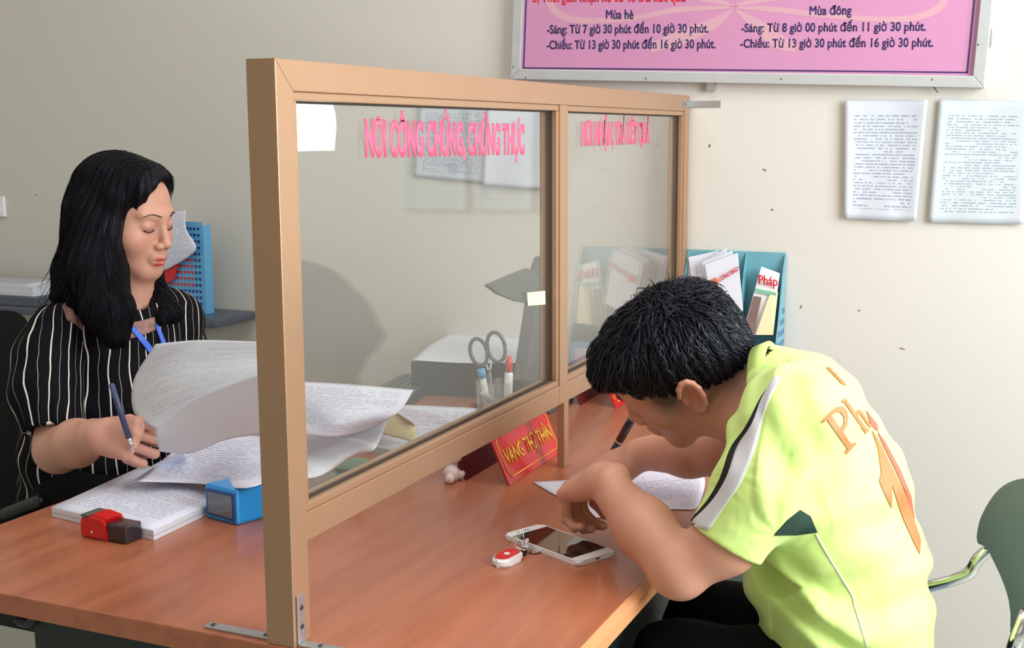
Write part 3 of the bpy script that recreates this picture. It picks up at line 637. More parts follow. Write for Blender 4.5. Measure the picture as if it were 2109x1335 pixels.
# --- papers behind the glass
g = [[PZ(.765, 690, 905), PZ(.762, 790, 925), PZ(.760, 882, 946)], [PZ(.79, 700, 880), PZ(.785, 830, 890), PZ(.775, 945, 897)], [PZ(.80, 735, 832), PZ(.80, 860, 835), PZ(.79, 1010, 842)]]
for k, (m_, lb) in enumerate(((M['print_c'], 'topmost curved sheet of the fanned pile behind the left pane'), (M['paper'], 'second sheet of the fanned pile behind the left pane'), (M['paper'], 'bottom sheet of the fanned pile behind the left pane'))):
    gg = [[p+np.array((-.008*k*(i+1), .006*k, -.006*k)) for i, p in enumerate(r)] for r in g]
    for r in gg:
        for p in r: p[2] = max(p[2], ZD+.0006)
    o = sheet('loose_page', gg, m_, None, .0004, 7); tag(o, lb, 'paper')
g = [[PZ(.80, 606, 985), PZ(.80, 660, 980), PZ(.80, 735, 935)], [PZ(.82, 606, 900), PZ(.83, 690, 905), PZ(.83, 772, 925)], [PZ(.86, 600, 860), PZ(.86, 700, 850), PZ(.86, 800, 860)]]
o = sheet('loose_page', g, M['paper'], None, .0004, 7); tag(o, 'white sheet held low behind the left pane near the post', 'paper')
g = [[PZ(.86, 600, 890), PZ(.86, 690, 900), PZ(.855, 760, 885)], [PZ(.90, 598, 830), PZ(.90, 700, 850), PZ(.885, 820, 850)], [PZ(.93, 596, 786), PZ(.925, 700, 790), PZ(.90, 852, 803)]]
o = sheet('loose_page', g, M['print_c'], None, .0004, 7); tag(o, 'bluish sheet being turned over behind the left pane', 'paper')
g = [[PZ(.80, 712, 880), PZ(.80, 790, 895), PZ(.80, 856, 912)], [PZ(.83, 735, 850), PZ(.84, 800, 852), PZ(.82, 858, 880)], [PZ(.83, 752, 828), PZ(.85, 790, 835), PZ(.84, 836, 862)]]
o = sheet('loose_page', g, M['cream'], None, .0004, 7); tag(o, 'cream page curling on top of the fanned pile behind the glass', 'paper')
bx = stackbox('small_box', ((690, 965), (735, 968), (760, 945), (716, 940)), ZD, .018, M['greenprint'], 'small pale green box on the desk behind the left pane', 'box')
# --- black keyboard
kb = thing('keyboard', PZ(ZD, 850, 800), 'black keyboard lying behind the loose papers on the far side of the glass', 'keyboard')
q = [PZ(ZD, *p) for p in ((742, 832), (842, 842), (905, 795), (830, 783))]
prism('case', q, (0, 0, .018), M['black'], kb, .003)
bm = bmesh.new()
for i in range(13):
    for j in range(5):
        u0, u1, v0, v1 = .04+i*.071, .04+i*.071+.058, .1+j*.165, .1+j*.165+.13
        f = lambda u, v: V(q[0]*(1-u)*(1-v)+q[1]*(1-u)*v+q[3]*u*(1-v)+q[2]*u*v)+Vector((0, 0, .018))
        a = [bm.verts.new(f(*t_)) for t_ in ((u0, v0), (u1, v0), (u1, v1), (u0, v1))]; b = [bm.verts.new(v.co+Vector((0, 0, .004))) for v in a]
        bm.faces.new(b)
        for s_ in range(4): bm.faces.new((a[s_], a[(s_+1) % 4], b[(s_+1) % 4], b[s_]))
o = link('keys', fin(bm, 'keys'), M['greyp'], kb)
# --- black tray with paper on it
q = [PZ(.835, *p) for p in ((846, 744), (1076, 752), (1090, 700), (915, 690))]
pt_ = prism('paper_tray', [np.array((p[0], p[1], ZD)) for p in q], (0, 0, .083), M['black'], None, .003); tag(pt_, 'black flat printer tray behind the scissors with white paper on it', 'tray')
g = [[PZ(.838, 850, 742), PZ(.840, 960, 748), PZ(.838, 1082, 748)], [PZ(.845, 885, 712), PZ(.85, 990, 718), PZ(.845, 1092, 720)], [PZ(.84, 925, 688), PZ(.842, 1010, 688), PZ(.84, 1105, 694)]]
o = sheet('loose_page', g, M['paper'], None, .0006, 6); tag(o, 'white paper lying on the black tray beyond the scissors', 'paper')
# --- monitor seen edge-on
q = [PX(-.24, *p) for p in ((1084, 786), (1118, 560), (1128, 530), (1160, 520), (1172, 790))]
mo = thing('monitor', PX(-.24, 1120, 800), 'dark monitor seen edge-on beside the middle post', 'monitor')
prism('screen_housing', [q[0], q[1], q[2], q[3], q[4]], (-.035, 0, 0), M['greyp'], mo, .004)
mb = PX(-.24, 1120, 800); box('stand', (mb[0]-.035, mb[1]-.03, ZD), (mb[0]-.005, mb[1]+.05, q[0][2]+.03), M['greyp'], mo, .002); box('foot', (mb[0]-.05, mb[1]-.06, ZD), (mb[0]+.04, mb[1]+.09, ZD+.01), M['greyp'], mo, .004)
q = [PX(-.21, *p) for p in ((1005, 588), (1050, 569), (1088, 553), (1112, 566), (1116, 628), (1070, 622), (1030, 606))]
o = prism('flat_panel', q, (-.012, 0, 0), M['greyp'], mo, .002); o['label'] = 'grey fan-shaped plate beside the screen'
# --- pen pot with scissors, glue, pens
hb = PX(-.20, 1018, 846); hb[2] = ZD; hx, hy = hb[0], hb[1]
pc = thing('pen_pot', (hx, hy, ZD), 'clear plastic pen pot behind the left pane holding scissors and glue', 'pen pot')
def potwall(r0, r1, z0_, z1_, name, m, par, seg=24, cx_=None, cy_=None):
    bm = bmesh.new(); R = []
    for r, z_ in ((r0, z0_), (r1, z1_), (r1-.002, z1_), (r0-.002, z0_+.003)): R.append([bm.verts.new(((cx_ or hx)+r*math.cos(6.2832*k/seg), (cy_ or hy)+r*math.sin(6.2832*k/seg), z_)) for k in range(seg)])
    for i in range(3):
        for k in range(seg): bm.faces.new((R[i][k], R[i][(k+1) % seg], R[i+1][(k+1) % seg], R[i+1][k]))
    bm.faces.new(R[0][::-1]); bm.faces.new(R[3]); return link(name, fin(bm, name), m, par, True)
potwall(.036, .038, ZD, ZD+.135, 'wall', M['clear'], pc)
potwall(.037, .037, ZD+.0002, ZD+.008, 'base', M['clear'], pc)
sc = thing('scissors', (hx-.01, hy+.01, ZD+.005), 'grey-handled scissors standing handles up in the clear pen pot', 'scissors')
def PD(px, py, dx=0):  # point on the plane through the pot, facing the camera
    x = hx+dx; d = ray(px, py); n_ = np.array((CF[0], CF[1], 0)); n_ = nrm(n_); t_ = ((np.array((x, hy, 0))-CP)@n_)/(d@n_); return CP+d*t_
def loop(cx_, cy_, rx, ry_, rot): return [PD(cx_+rx*math.cos(a)*math.cos(rot)-ry_*math.sin(a)*math.sin(rot), cy_+rx*math.cos(a)*math.sin(rot)+ry_*math.sin(a)*math.cos(rot)) for a in np.linspace(0, 6.2832, 25)]
M['scis'] = mat('grey_scissor_plastic', srgb(92, 94, 94), .4)
tube('handle', loop(986, 725, 17, 28, -.25), .0042, M['scis'], sc, 8); tube('handle', loop(1022, 715, 18, 31, -.2), .0042, M['scis'], sc, 8)
tube('blade', [PD(998, 742), PD(1010, 770), PD(1018, 885)], [.004, .005, .002], M['steel'], sc, 8, .3); tube('blade', [PD(1014, 742), PD(1008, 768), PD(1004, 885)], [.004, .005, .002], M['steel'], sc, 8, .3)
tube('pivot_screw', [PD(1007, 765), PD(1007, 765)-CF*.006], .003, M['screw'], sc, 10)
gl = thing('glue_stick', PD(1048, 830), 'white glue bottle with a red cap in the clear pen pot', 'glue')
tube('bottle', [PD(1044, 880, .012), PD(1044, 876, .012), PD(1048, 770, .012), PD(1048, 764, .012)], [.007, .009, .009, .006], M['white'], gl, 14)
tube('cap', [PD(1048, 766, .012), PD(1048, 745, .012), PD(1049, 734, .012)], [.008, .0075, .004], M['red'], gl, 14)
pn = thing('correction_pen', PD(1000, 835), 'blue and white correction pen in the clear pen pot', 'pen')
tube('barrel', [PD(1012, 880, .01), PD(992, 766, .01)], .007, M['white'], pn, 12); tube('cap', [PD(994.5, 778, .0105), PD(990.5, 760, .0105)], .0085, M['blueb'], pn, 12)
er = tube('eraser', [PD(992, 806, .055), PD(1012, 825, .055)], [.006, .008], M['white'], None, 10); tag(er, 'small white eraser stick leaning in front of the correction pen', 'eraser')

# ================================================================ BACKGROUND LEFT
sdt = thing('wall_shelf', (-2.05, 1.7, .8), 'grey shelf board along the back wall behind the long-haired person', 'shelf')
ex = PY(YW-.2, 443, 665); zt3 = ex[2]+.008
M['stable'] = mat('grey_table_edge', srgb(84, 90, 102), .4)
box('shelf_board', (-2.6, YW-.20, zt3-.026), (ex[0], YW-.001, zt3), M['stable'], sdt, .008)
for x in (-2.5, -2.0, ex[0]-.16): box('shelf_bracket', (x, YW-.16, zt3-.05), (x+.02, YW-.001, zt3-.0262), M['greyp'], sdt, .002)
# blue perforated basket with hearts
by = YW-.12
b0, b1 = PY(by, 366, 458), PY(by, 416, 460); zb1 = PY(by, 400, 457)[2]
bk_ = thing('file_basket', ((b0[0]+b1[0])/2, by+.05, zt3), 'blue perforated plastic file basket behind the long-haired person, standing on the wall shelf', 'basket')
x0_, x1_ = PY(by, 340, 560)[0], b1[0]
def heartholes(lo_u, hi_u, lo_z, hi_z, fn, nx, nz, m):
    bm = bmesh.new()
    for i in range(nx):
        for j in range(nz):
            u = lo_u+(i+.5)*(hi_u-lo_u)/nx; z_ = lo_z+(j+.5)*(hi_z-lo_z)/nz; s_ = (hi_u-lo_u)/nx*.38
            pts = [(0, -1.1), (.9, .1), (.85, .8), (.45, 1), (0, .6), (-.45, 1), (-.85, .8), (-.9, .1)]
            vs = [bm.verts.new(fn(u+a*s_, z_+b*s_)) for a, b in pts]; bm.faces.new(vs)
    r = bmesh.ops.extrude_face_region(bm, geom=list(bm.faces))
    for v in [g for g in r['geom'] if isinstance(g, bmesh.types.BMVert)]: v.co += Vector((0, .0015, 0))
    return bm
box('front_wall', (x0_, by, zt3), (x1_, by+.003, zb1), M['blueb'], bk_, .001); box('side_wall', (x1_, by, zt3), (x1_+.003, by+.035, zb1-.01), M['blueb'], bk_, .001)
box('side_wall', (x0_, by, zt3), (x0_+.003, by+.035, zb1-.01), M['blueb'], bk_, .001); box('back_wall', (x0_, by+.035, zt3), (x1_, by+.038, zb1-.02), M['blueb'], bk_, .001)
bm = heartholes(x0_+.012, x1_-.008, zt3+.02, zb1-.012, lambda u, z_: (u, by-.0009, z_), int((x1_-x0_)/.0155), 13, None)
hh_ = fin(bm, 'heart_holes'); hh_.materials.append(M['blued']); hh_.materials.append(M['red'])
for pl in hh_.polygons:
    if pl.center.x < PY(by, 398, 500)[0] and zt3+.08 < pl.center.z < zb1-.05: pl.material_index = 1
link('heart_holes', hh_, None, bk_)
q = [PY(by-.006, *p) for p in ((352, 512), (373, 545), (360, 570), (330, 572), (325, 530))]
o = prism('red_folder', [PY(by-.012, *p) for p in ((330, 560), (362, 530), (367, 545), (358, 575), (335, 590))], (0, .004, 0), M['red']); tag(o, 'red folder corner showing in front of the blue basket behind the face', 'folder')
g = [[PY(by-.03, 352, 438), PY(by-.025, 382, 434)], [PY(by-.03, 345, 480), PY(by-.02, 384, 473)], [PY(by-.03, 335, 520), PY(by-.02, 403, 515)], [PY(by-.03, 330, 560), PY(by-.02, 345, 555)]]
o = sheet('folded_sheet', g, M['print_c'], None, .0006, 6); tag(o, 'white folded sheet sticking out of the blue basket behind the face', 'paper')
# papers & light blue tray on the side table at the far left
w_ = PY(YW-.19, 78, 640)
tr = prism('document_tray', [(-2.5, YW-.195, zt3), (w_[0], YW-.195, zt3), (w_[0], YW-.04, zt3), (-2.5, YW-.04, zt3)], (0, 0, .03), M['stable'], None, .004); tag(tr, 'grey-blue document tray at the left end of the wall shelf', 'tray')
for k, (h_, m_, lb) in enumerate(((.028, M['paper'], 'thick white paper pile in the tray at the far left'), (.008, M['paper'], 'thin white bundle on top of the pile at the far left'))):
    zz = zt3+.0305+(.0285 if k else 0); o = prism('paper_stack', [(-2.48, YW-.19+.01*k, zz), (w_[0]-.02-.03*k, YW-.185+.01*k, zz), (w_[0]-.015-.05*k, YW-.06, zz), (-2.48, YW-.05, zz)], (0, 0, h_), M['ream'], None, .0008); tag(o, lb, 'paper')
# ================================================================ ORGANIC MODELLING: smooth-blended bodies, polygonised
def seg(a, b, r1, r2=None):
    a = np.asarray(a, np.float64); b = np.asarray(b, np.float64); r2 = r1 if r2 is None else r2; ba = b-a; L2 = max(ba@ba, 1e-12)
    def f(P):
        pa = P-a; h = np.clip(pa@ba/L2, 0, 1); return np.linalg.norm(pa-h[:, None]*ba, axis=1)-(r1+(r2-r1)*h)
    return dict(f=f, c=(a+b)/2, R=math.sqrt(L2)/2+max(r1, r2))
def ell(c, r, R=None):
    c = np.asarray(c, np.float64); r = np.asarray(r, np.float64)
    def f(P):
        q = (P-c) if R is None else (P-c)@R
        k0 = np.linalg.norm(q/r, axis=1); k1 = np.linalg.norm(q/(r*r), axis=1)+1e-9; return k0*(k0-1)/k1
    return dict(f=f, c=c, R=float(r.max()))
def eseg(a, b, r1, r2, ax, k):
    # cone squashed along unit axis ax: half-width in that direction is r*k
    a = np.asarray(a, float); b = np.asarray(b, float); ax = nrm(ax); s = (1/k-1)
    T_ = lambda p: p+np.multiply.outer(p@ax, ax)*s
    g = seg(T_(a), T_(b), r1, r2)['f']; mn = min(1, k)
    return dict(f=lambda P: g(T_(P)), c=(a+b)/2, R=np.linalg.norm(b-a)/2+max(r1, r2)*max(1, k))
def group(prims, o=(0, 0, 0), R=np.eye(3), s=1.0):
    o = np.asarray(o, float); R = np.asarray(R, float)
    f0 = field(prims); cs = [p for p, k, op in prims if op == '+']
    rr = max(np.linalg.norm(p['c'])+p['R'] for p in cs)
    return dict(f=lambda P: f0((P-o)@R/s)*s, c=o, R=rr*s)
def field(prims):
    def F(P):
        d = np.full(len(P), 9.0)
        for p, k, op in prims:
            lb = np.linalg.norm(P-p['c'], axis=1)-p['R']*1.02
            m = (lb < np.minimum(d, .4)+k) if op == '+' else (lb < k+.002)
            if not m.any(): continue
            Q = P[m]; q = p['f'](Q); e = d[m]
            if op == '+':
                if k > 0:
                    h = np.clip(.5+.5*(e-q)/k, 0, 1); d[m] = e*(1-h)+q*h-k*h*(1-h)
                else: d[m] = np.minimum(e, q)
            else:
                if k > 0:
                    h = np.clip(.5-.5*(e+q)/k, 0, 1); d[m] = e*(1-h)-q*h+k*h*(1-h)
                else: d[m] = np.maximum(e, -q)
        return d
    return F
def U(p, k=.01): return (p, k, '+')
def C(p, k=.002): return (p, k, '-')
def polygonise(F, lo, hi, h):
    lo = np.array(lo, float); hi = np.array(hi, float); B = 8; nb = np.ceil((hi-lo)/(B*h)).astype(int); n = nb*B
    ix = np.stack(np.meshgrid(*[np.arange(k) for k in nb], indexing='ij'), -1).reshape(-1, 3)
    cen = lo+(ix+.5)*B*h-h*.5; dc = F(cen); arr = np.repeat(np.repeat(np.repeat(dc.reshape(nb).astype(np.float32), B, 0), B, 1), B, 2)
    act = ix[np.abs(dc) < B*h*1.5]
    off = np.stack(np.meshgrid(*[np.arange(B)]*3, indexing='ij'), -1).reshape(-1, 3)
    CH = 600
    for s in range(0, len(act), CH):
        g = (act[s:s+CH, None, :]*B+off[None]).reshape(-1, 3); arr[g[:, 0], g[:, 1], g[:, 2]] = F(lo+g*h)
    arr[0] = arr[-1] = 1; arr[:, 0] = arr[:, -1] = 1; arr[:, :, 0] = arr[:, :, -1] = 1
    s = arr < 0; m = [slice(0, -1), slice(1, None)]
    cnt = np.zeros(tuple(n-1), np.uint8)
    for i in (0, 1):
        for j in (0, 1):
            for k in (0, 1): cnt += s[m[i], m[j], m[k]]
    cells = np.argwhere((cnt > 0) & (cnt < 8)); idx = np.full(tuple(n-1), -1, np.int32); idx[cells[:, 0], cells[:, 1], cells[:, 2]] = np.arange(len(cells))
    cor = np.array([[i, j, k] for i in (0, 1) for j in (0, 1) for k in (0, 1)])
    val = np.stack([arr[cells[:, 0]+c[0], cells[:, 1]+c[1], cells[:, 2]+c[2]] for c in cor], 1)
    acc = np.zeros((len(cells), 3)); w = np.zeros(len(cells))
    for a in range(8):
        for b in range(a+1, 8):
            if np.abs(cor[a]-cor[b]).sum() != 1: continue
            va, vb = val[:, a], val[:, b]; x = (va < 0) != (vb < 0); t = np.where(x, va/np.where(x, va-vb, 1), 0)
            acc += np.where(x[:, None], cor[a]+t[:, None]*(cor[b]-cor[a]), 0); w += x
    vs = lo+(cells+acc/w[:, None])*h
    quads = []
    for ax in range(3):
        a, b = (ax+1) % 3, (ax+2) % 3
        s0 = [slice(1, -1)]*3; s1 = [slice(1, -1)]*3; s0[ax] = slice(0, -1); s1[ax] = slice(1, None)
        p = s[tuple(s0)]; q = s[tuple(s1)]; e = np.argwhere(p != q)
        if not len(e): continue
        flip = p[e[:, 0], e[:, 1], e[:, 2]]
        e = e+1; e[:, ax] -= 1
        def ci(da, db):
            g = e.copy(); g[:, a] += da; g[:, b] += db; return idx[g[:, 0], g[:, 1], g[:, 2]]
        Q = np.stack([ci(-1, -1), ci(0, -1), ci(0, 0), ci(-1, 0)], 1); Q[~flip] = Q[~flip][:, ::-1]; quads.append(Q)
    return vs, np.concatenate(quads)
def mesh_np(name, vs, quads):
    me = bpy.data.meshes.new(name); me.vertices.add(len(vs)); me.vertices.foreach_set('co', vs.astype(np.float32).ravel())
    k = quads.shape[1]; me.loops.add(len(quads)*k); me.loops.foreach_set('vertex_index', quads.astype(np.int32).ravel())
    me.polygons.add(len(quads)); me.polygons.foreach_set('loop_start', np.arange(0, len(quads)*k, k, dtype=np.int32))
    me.polygons.foreach_set('use_smooth', np.ones(len(quads), bool)); me.update(); me.validate(); return me
def sdf_obj(name, prims, lo, hi, h, m, parent, disp=None):
    F = field(prims); G = (lambda P: F(P)+disp(P)) if disp else F
    vs, q = polygonise(G, lo, hi, h); o = link(name, mesh_np(name, vs, q), m, parent); return o, vs, q, G
def grad(F, P, e=.0015):
    g = np.stack([F(P+np.eye(3)[i]*e)-F(P-np.eye(3)[i]*e) for i in range(3)], 1); return g/(np.linalg.norm(g, axis=1)[:, None]+1e-9)
def setcol(me, cols, name='tint'):
    a = me.color_attributes.new(name, 'FLOAT_COLOR', 'POINT'); c = np.ones((len(me.vertices), 4), np.float32); c[:, :3] = cols; a.data.foreach_set('color', c.ravel())
def setf(me, vals, name):
    a = me.attributes.new(name, 'FLOAT', 'POINT'); a.data.foreach_set('value', np.asarray(vals, np.float32))
def bvh(vs, q): return BVHTree.FromPolygons([tuple(v) for v in vs], [tuple(int(i) for i in f) for f in q])
# shapes that follow a surface
def cast(bv, px, py, off):
    d = V(nrm(ray(px, py))); h, n, i, t = bv.ray_cast(V(CP), d)
    if h is None:
        # slide to the silhouette: nearest surface point to the ray
        best = None
        for t in np.linspace(1.3, 3.2, 40):
            c, n2, i2, dist = bv.find_nearest(V(CP)+d*t)
            if best is None or dist < best[0]: best = (dist, c, n2)
        h, n = best[1], best[2]
    if n.dot(d) > 0: n = -n
    return h+n*off, n
def patch(name, bv, rows, m, parent, off=.0012, sub=6, thick=.0006):
    # rows of photo points, laid on the surface as a close-fitting piece of cloth
    R = [smoothpath([(*p, 0) for p in r], sub) for r in rows]; Cc = list(zip(*R)); Cc = [smoothpath(c, sub) for c in Cc]
    bm = bmesh.new(); A = []; Bv = []
    for c in Cc:
        ra = []; rb = []
        for p in c:
            q, n = cast(bv, p[0], p[1], off); ra.append(bm.verts.new(q)); rb.append(bm.verts.new(q-n*(off+.0015)))
        A.append(ra); Bv.append(rb)
    nu, nv = len(A), len(A[0])
    for i in range(nu-1):
        for j in range(nv-1):
            bm.faces.new((A[i][j], A[i+1][j], A[i+1][j+1], A[i][j+1])); bm.faces.new((Bv[i][j], Bv[i][j+1], Bv[i+1][j+1], Bv[i+1][j]))
    for i in range(nu-1):
        bm.faces.new((A[i][0], Bv[i][0], Bv[i+1][0], A[i+1][0])); bm.faces.new((A[i][-1], A[i+1][-1], Bv[i+1][-1], Bv[i][-1]))
    for j in range(nv-1):
        bm.faces.new((A[0][j], A[0][j+1], Bv[0][j+1], Bv[0][j])); bm.faces.new((A[-1][j], Bv[-1][j], Bv[-1][j+1], A[-1][j+1]))
    return link(name, fin(bm, name), m, parent, True)
def shape(name, bv, pts, m, parent, off=.0012, cuts=3):
    # flat-filled outline (photo points) pressed on the surface
    bm = bmesh.new(); vs = [bm.verts.new((x, y, 0)) for x, y in pts]; ed = [bm.edges.new((vs[i], vs[(i+1) % len(vs)])) for i in range(len(vs))]
    bmesh.ops.triangle_fill(bm, edges=ed, use_beauty=True)
    for k in range(cuts):
        lg = [e for e in bm.edges if e.calc_length() > 9]
        if lg: bmesh.ops.subdivide_edges(bm, edges=lg, cuts=1); bmesh.ops.triangulate(bm, faces=bm.faces)
    for v in bm.verts:
        q, n = cast(bv, v.co.x, v.co.y, off); v.co = q; 
    bm.normal_update()
    me = bpy.data.meshes.new(name); bm.to_mesh(me); bm.free(); o = link(name, me, m, parent)
    md = o.modifiers.new('t', 'SOLIDIFY'); md.thickness = .0008; md.offset = 0; return o
def cord(name, bv, pts, r, m, parent, off=.0006, sub=5):
    P = [cast(bv, p[0], p[1], off)[0] for p in smoothpath([(*p, 0) for p in pts], sub)]
    return tube(name, P, r, m, parent, 6)

# ---------------------------------------------------------------- heads, hands
def head_prims(fem=0, cheek=0., mirror_ear=True):
    # local frame: x to the head's own left/right, y forward, z up; origin between the ears
    p = [U(ell((0, -.014, .036), (.073, .090, .076)), 0), U(ell((0, .030, .045), (.062, .054, .052)), .02), U(ell((0, .034, -.020), (.059, .056, .080)), .03),
         U(ell((0, .052, -.066), (.036, .036, .038)), .02), U(ell((0, .066, -.094), (.021, .021, .018)), .016)]
    for s in (1, -1):
        p += [U(seg((s*.054, .004, -.045), (s*.018, .066, -.092), .021, .017), .025), U(ell((s*(.042+cheek*.3), .055, -.024-cheek), (.022+cheek, .023+cheek*.6, .024+cheek)), .022)]
        p += [C(ell((s*.033, .104, .007), (.021, .018, .015)), .014)]
        p += [U(seg((s*.012, .0860, .0235), (s*.044, .074, .026), .007, .004), .02)]
        p += [U(ell((s*.0315, .0770, .003), (.0145, .0120, .0110)), .007)]
    p += [U(seg((0, .086, .018), (0, .1035, -.026), .0064, .0088), .012), U(ell((0, .1058, -.031), (.0098, .0090, .0082)), .006)]
    for s in (1, -1): p += [U(ell((s*.0125, .097, -.036), (.0082, .0100, .0070)), .005), C(ell((s*.0062, .1035, -.0425), (.0036, .005, .0038)), .002)]
    p += [U(ell((0, .088, -.058), (.024, .014, .020)), .01)]
    for s in (1, -1):
        p += [U(seg((s*.003, .1000, -.0600), (s*.021, .0895, -.0655), .0050, .0024), .004), U(seg((0, .0985, -.0735), (s*.017, .0905, -.0695), .0062, .0032), .004)]
    p += [C(seg((0, .1055, -.0665), (.0, .1050, -.0665), .0012), .002)]
    for s in (1, -1): p += [C(seg((0, .1062, -.0665), (s*.022, .0925, -.0672), .0011), .0025)]
    p += [C(seg((0, .100, -.0815), (0, .100, -.0815), .006), .008)]
    for s in (1, -1):
        # ear: helix rim, lobe, hollow
        R = np.eye(3); e = []
        ctr = np.array((s*.0765, -.014, -.006)); tilt = .28
        def ep(a, r1, r2, out=0.): return ctr+np.array((s*(.006+out), -(r1*math.cos(a))-.2*r2*math.sin(a), r2*math.sin(a)))
        rim = [ep(a, .0165, .029, .008) for a in np.linspace(-1.2, 2.7, 9)]
        for i in range(8): e.append(U(seg(rim[i], rim[i+1], .0042, .0042), .003))
        e.append(U(ell(ctr+np.array((s*.004, 0, 0)), (.0065, .0165, .028)), .006)); e.append(C(ell(ctr+np.array((s*.016, .001, .000)), (.0105, .0105, .018)), .004))
        e.append(U(ell(ctr+np.array((s*.007, .006, -.027)), (.0055, .0085, .010)), .006)); e.append(U(ell(ctr+np.array((s*.007, .0135, -.004)), (.0045, .004, .008)), .003))
        p += [U(group(e), .006)]
    return p
def frame(fwd, up=(0, 0, 1), roll=0):
    y = nrm(fwd); x = nrm(np.cross(y, up)); z = np.cross(x, y)
    if roll: x, z = x*math.cos(roll)+z*math.sin(roll), -x*math.sin(roll)+z*math.cos(roll)
    return np.stack([x, y, z], 1)      # columns
def hand_prims(curl, spread=(.10, .02, -.05, -.13), thumb=None, thick=1.0, mirror=1):
    # local: y along fingers, x to the thumb side, z out of the back of the hand; origin at the wrist
    roots = [(.030, .088, 0), (.010, .093, .001), (-.011, .089, 0), (-.030, .079, -.002)]; L = [(.044, .026, .021), (.048, .030, .022), (.044, .028, .021), (.034, .021, .019)]
    p = [U(eseg((0, -.03, 0), (0, .012, 0), .0215, .022, (1, 0, 0), 1.28), 0)]
    for (x, y, z), r in zip(roots, (.0135, .0135, .0125, .0115)): p.append(U(seg((x*.55, .016, -.002), (x, y-.004, z-.002), .0165, r), .012))
    p.append(U(ell((.020, .035, -.010), (.018, .030, .015)), .012)); p.append(U(ell((-.022, .038, -.008), (.014, .032, .013)), .012))
    for i in range(4):
        q = np.array(roots[i]); q = q-np.array((0, .012, .001)); a = 0; r = .0092-(.0008 if i == 3 else 0)
        ch = []; sx = spread[i]
        for j in range(3):
            a += curl[i][j]; d = np.array((math.sin(sx)*math.cos(a*.5), math.cos(sx)*math.cos(a), -math.sin(a))); d = nrm(d)
            e = q+d*(L[i][j]+(.012 if j == 0 else 0)); ch.append((q, e)); q = e
        rr = [r*1.05, r*.98, r*.92, r*.80]
        for j, (a0, a1) in enumerate(ch): p.append(U(seg(a0, a1, rr[j]*thick, rr[j+1]*thick), .0035))
        p.append(U(ell(ch[0][1], (rr[1]*1.06,)*3), .002)); 
    t = thumb or [(.020, .016, -.008), (.046, .046, -.018), (.052, .078, -.022), (.047, .102, -.022)]
    rr = [.0140, .0118, .0105, .0088]
    for j in range(3): p.append(U(seg(t[j], t[j+1], rr[j]*thick, rr[j+1]*thick), .005 if j else .012))
    if mirror < 0:
        def mir(pr):
            f = pr['f']; c = pr['c']*np.array((-1, 1, 1)); return dict(f=lambda P: f(P*np.array((-1, 1, 1))), c=c, R=pr['R'])
        p = [(mir(a), k, op) for a, k, op in p]
    return p

# ---------------------------------------------------------------- skin, hair, cloth materials
def skin_mat(name, rough=.48):
    m, nt, b = newmat(name); L = nt.links.new
    at = nt.nodes.new('ShaderNodeAttribute'); at.attribute_name = 'tint'; tc = nt.nodes.new('ShaderNodeTexCoord')
    n = nt.nodes.new('ShaderNodeTexNoise'); n.inputs['Scale'].default_value = 45; n.inputs['Detail'].default_value = 3; L(tc.outputs['Object'], n.inputs[0])
    r = nt.nodes.new('ShaderNodeMapRange'); r.inputs[3].default_value = .93; r.inputs[4].default_value = 1.06; L(n.outputs['Fac'], r.inputs[0])
    x = nt.nodes.new('ShaderNodeVectorMath'); x.operation = 'SCALE'; L(at.outputs['Color'], x.inputs[0]); L(r.outputs[0], x.inputs['Scale']); L(x.outputs[0], b.inputs['Base Color'])
    b.inputs['Roughness'].default_value = rough; b.inputs['Subsurface Weight'].default_value = .12; b.inputs['Subsurface Scale'].default_value = .008; b.inputs['Subsurface Radius'].default_value = (1, .3, .15)
    n2 = nt.nodes.new('ShaderNodeTexNoise'); n2.inputs['Scale'].default_value = 420; L(tc.outputs['Object'], n2.inputs[0])
    bp = nt.nodes.new('ShaderNodeBump'); bp.inputs['Strength'].default_value = .12; bp.inputs['Distance'].default_value = .001; L(n2.outputs['Fac'], bp.inputs['Height']); L(bp.outputs[0], b.inputs['Normal'])
    return m
M['skin'] = skin_mat('skin')
def hair_mat(name, col, rough=.42, spec=.45):
    m, nt, b = newmat(name); L = nt.links.new; tc = nt.nodes.new('ShaderNodeTexCoord')
    n = nt.nodes.new('ShaderNodeTexNoise'); n.inputs['Scale'].default_value = 160; n.inputs['Detail'].default_value = 3; L(tc.outputs['Object'], n.inputs[0])
    bp = nt.nodes.new('ShaderNodeBump'); bp.inputs['Strength'].default_value = .5; bp.inputs['Distance'].default_value = .002; L(n.outputs['Fac'], bp.inputs['Height']); L(bp.outputs[0], b.inputs['Normal'])
    b.inputs['Base Color'].default_value = col; b.inputs['Roughness'].default_value = rough; b.inputs['Specular IOR Level'].default_value = spec; b.inputs['Specular Tint'].default_value = (.75, .8, 1, 1); return m
M['hair'] = hair_mat('black_hair', (.006, .006, .009, 1)); M['hair_w'] = hair_mat('black_long_hair', (.003, .0028, .004, 1), .5, .22)
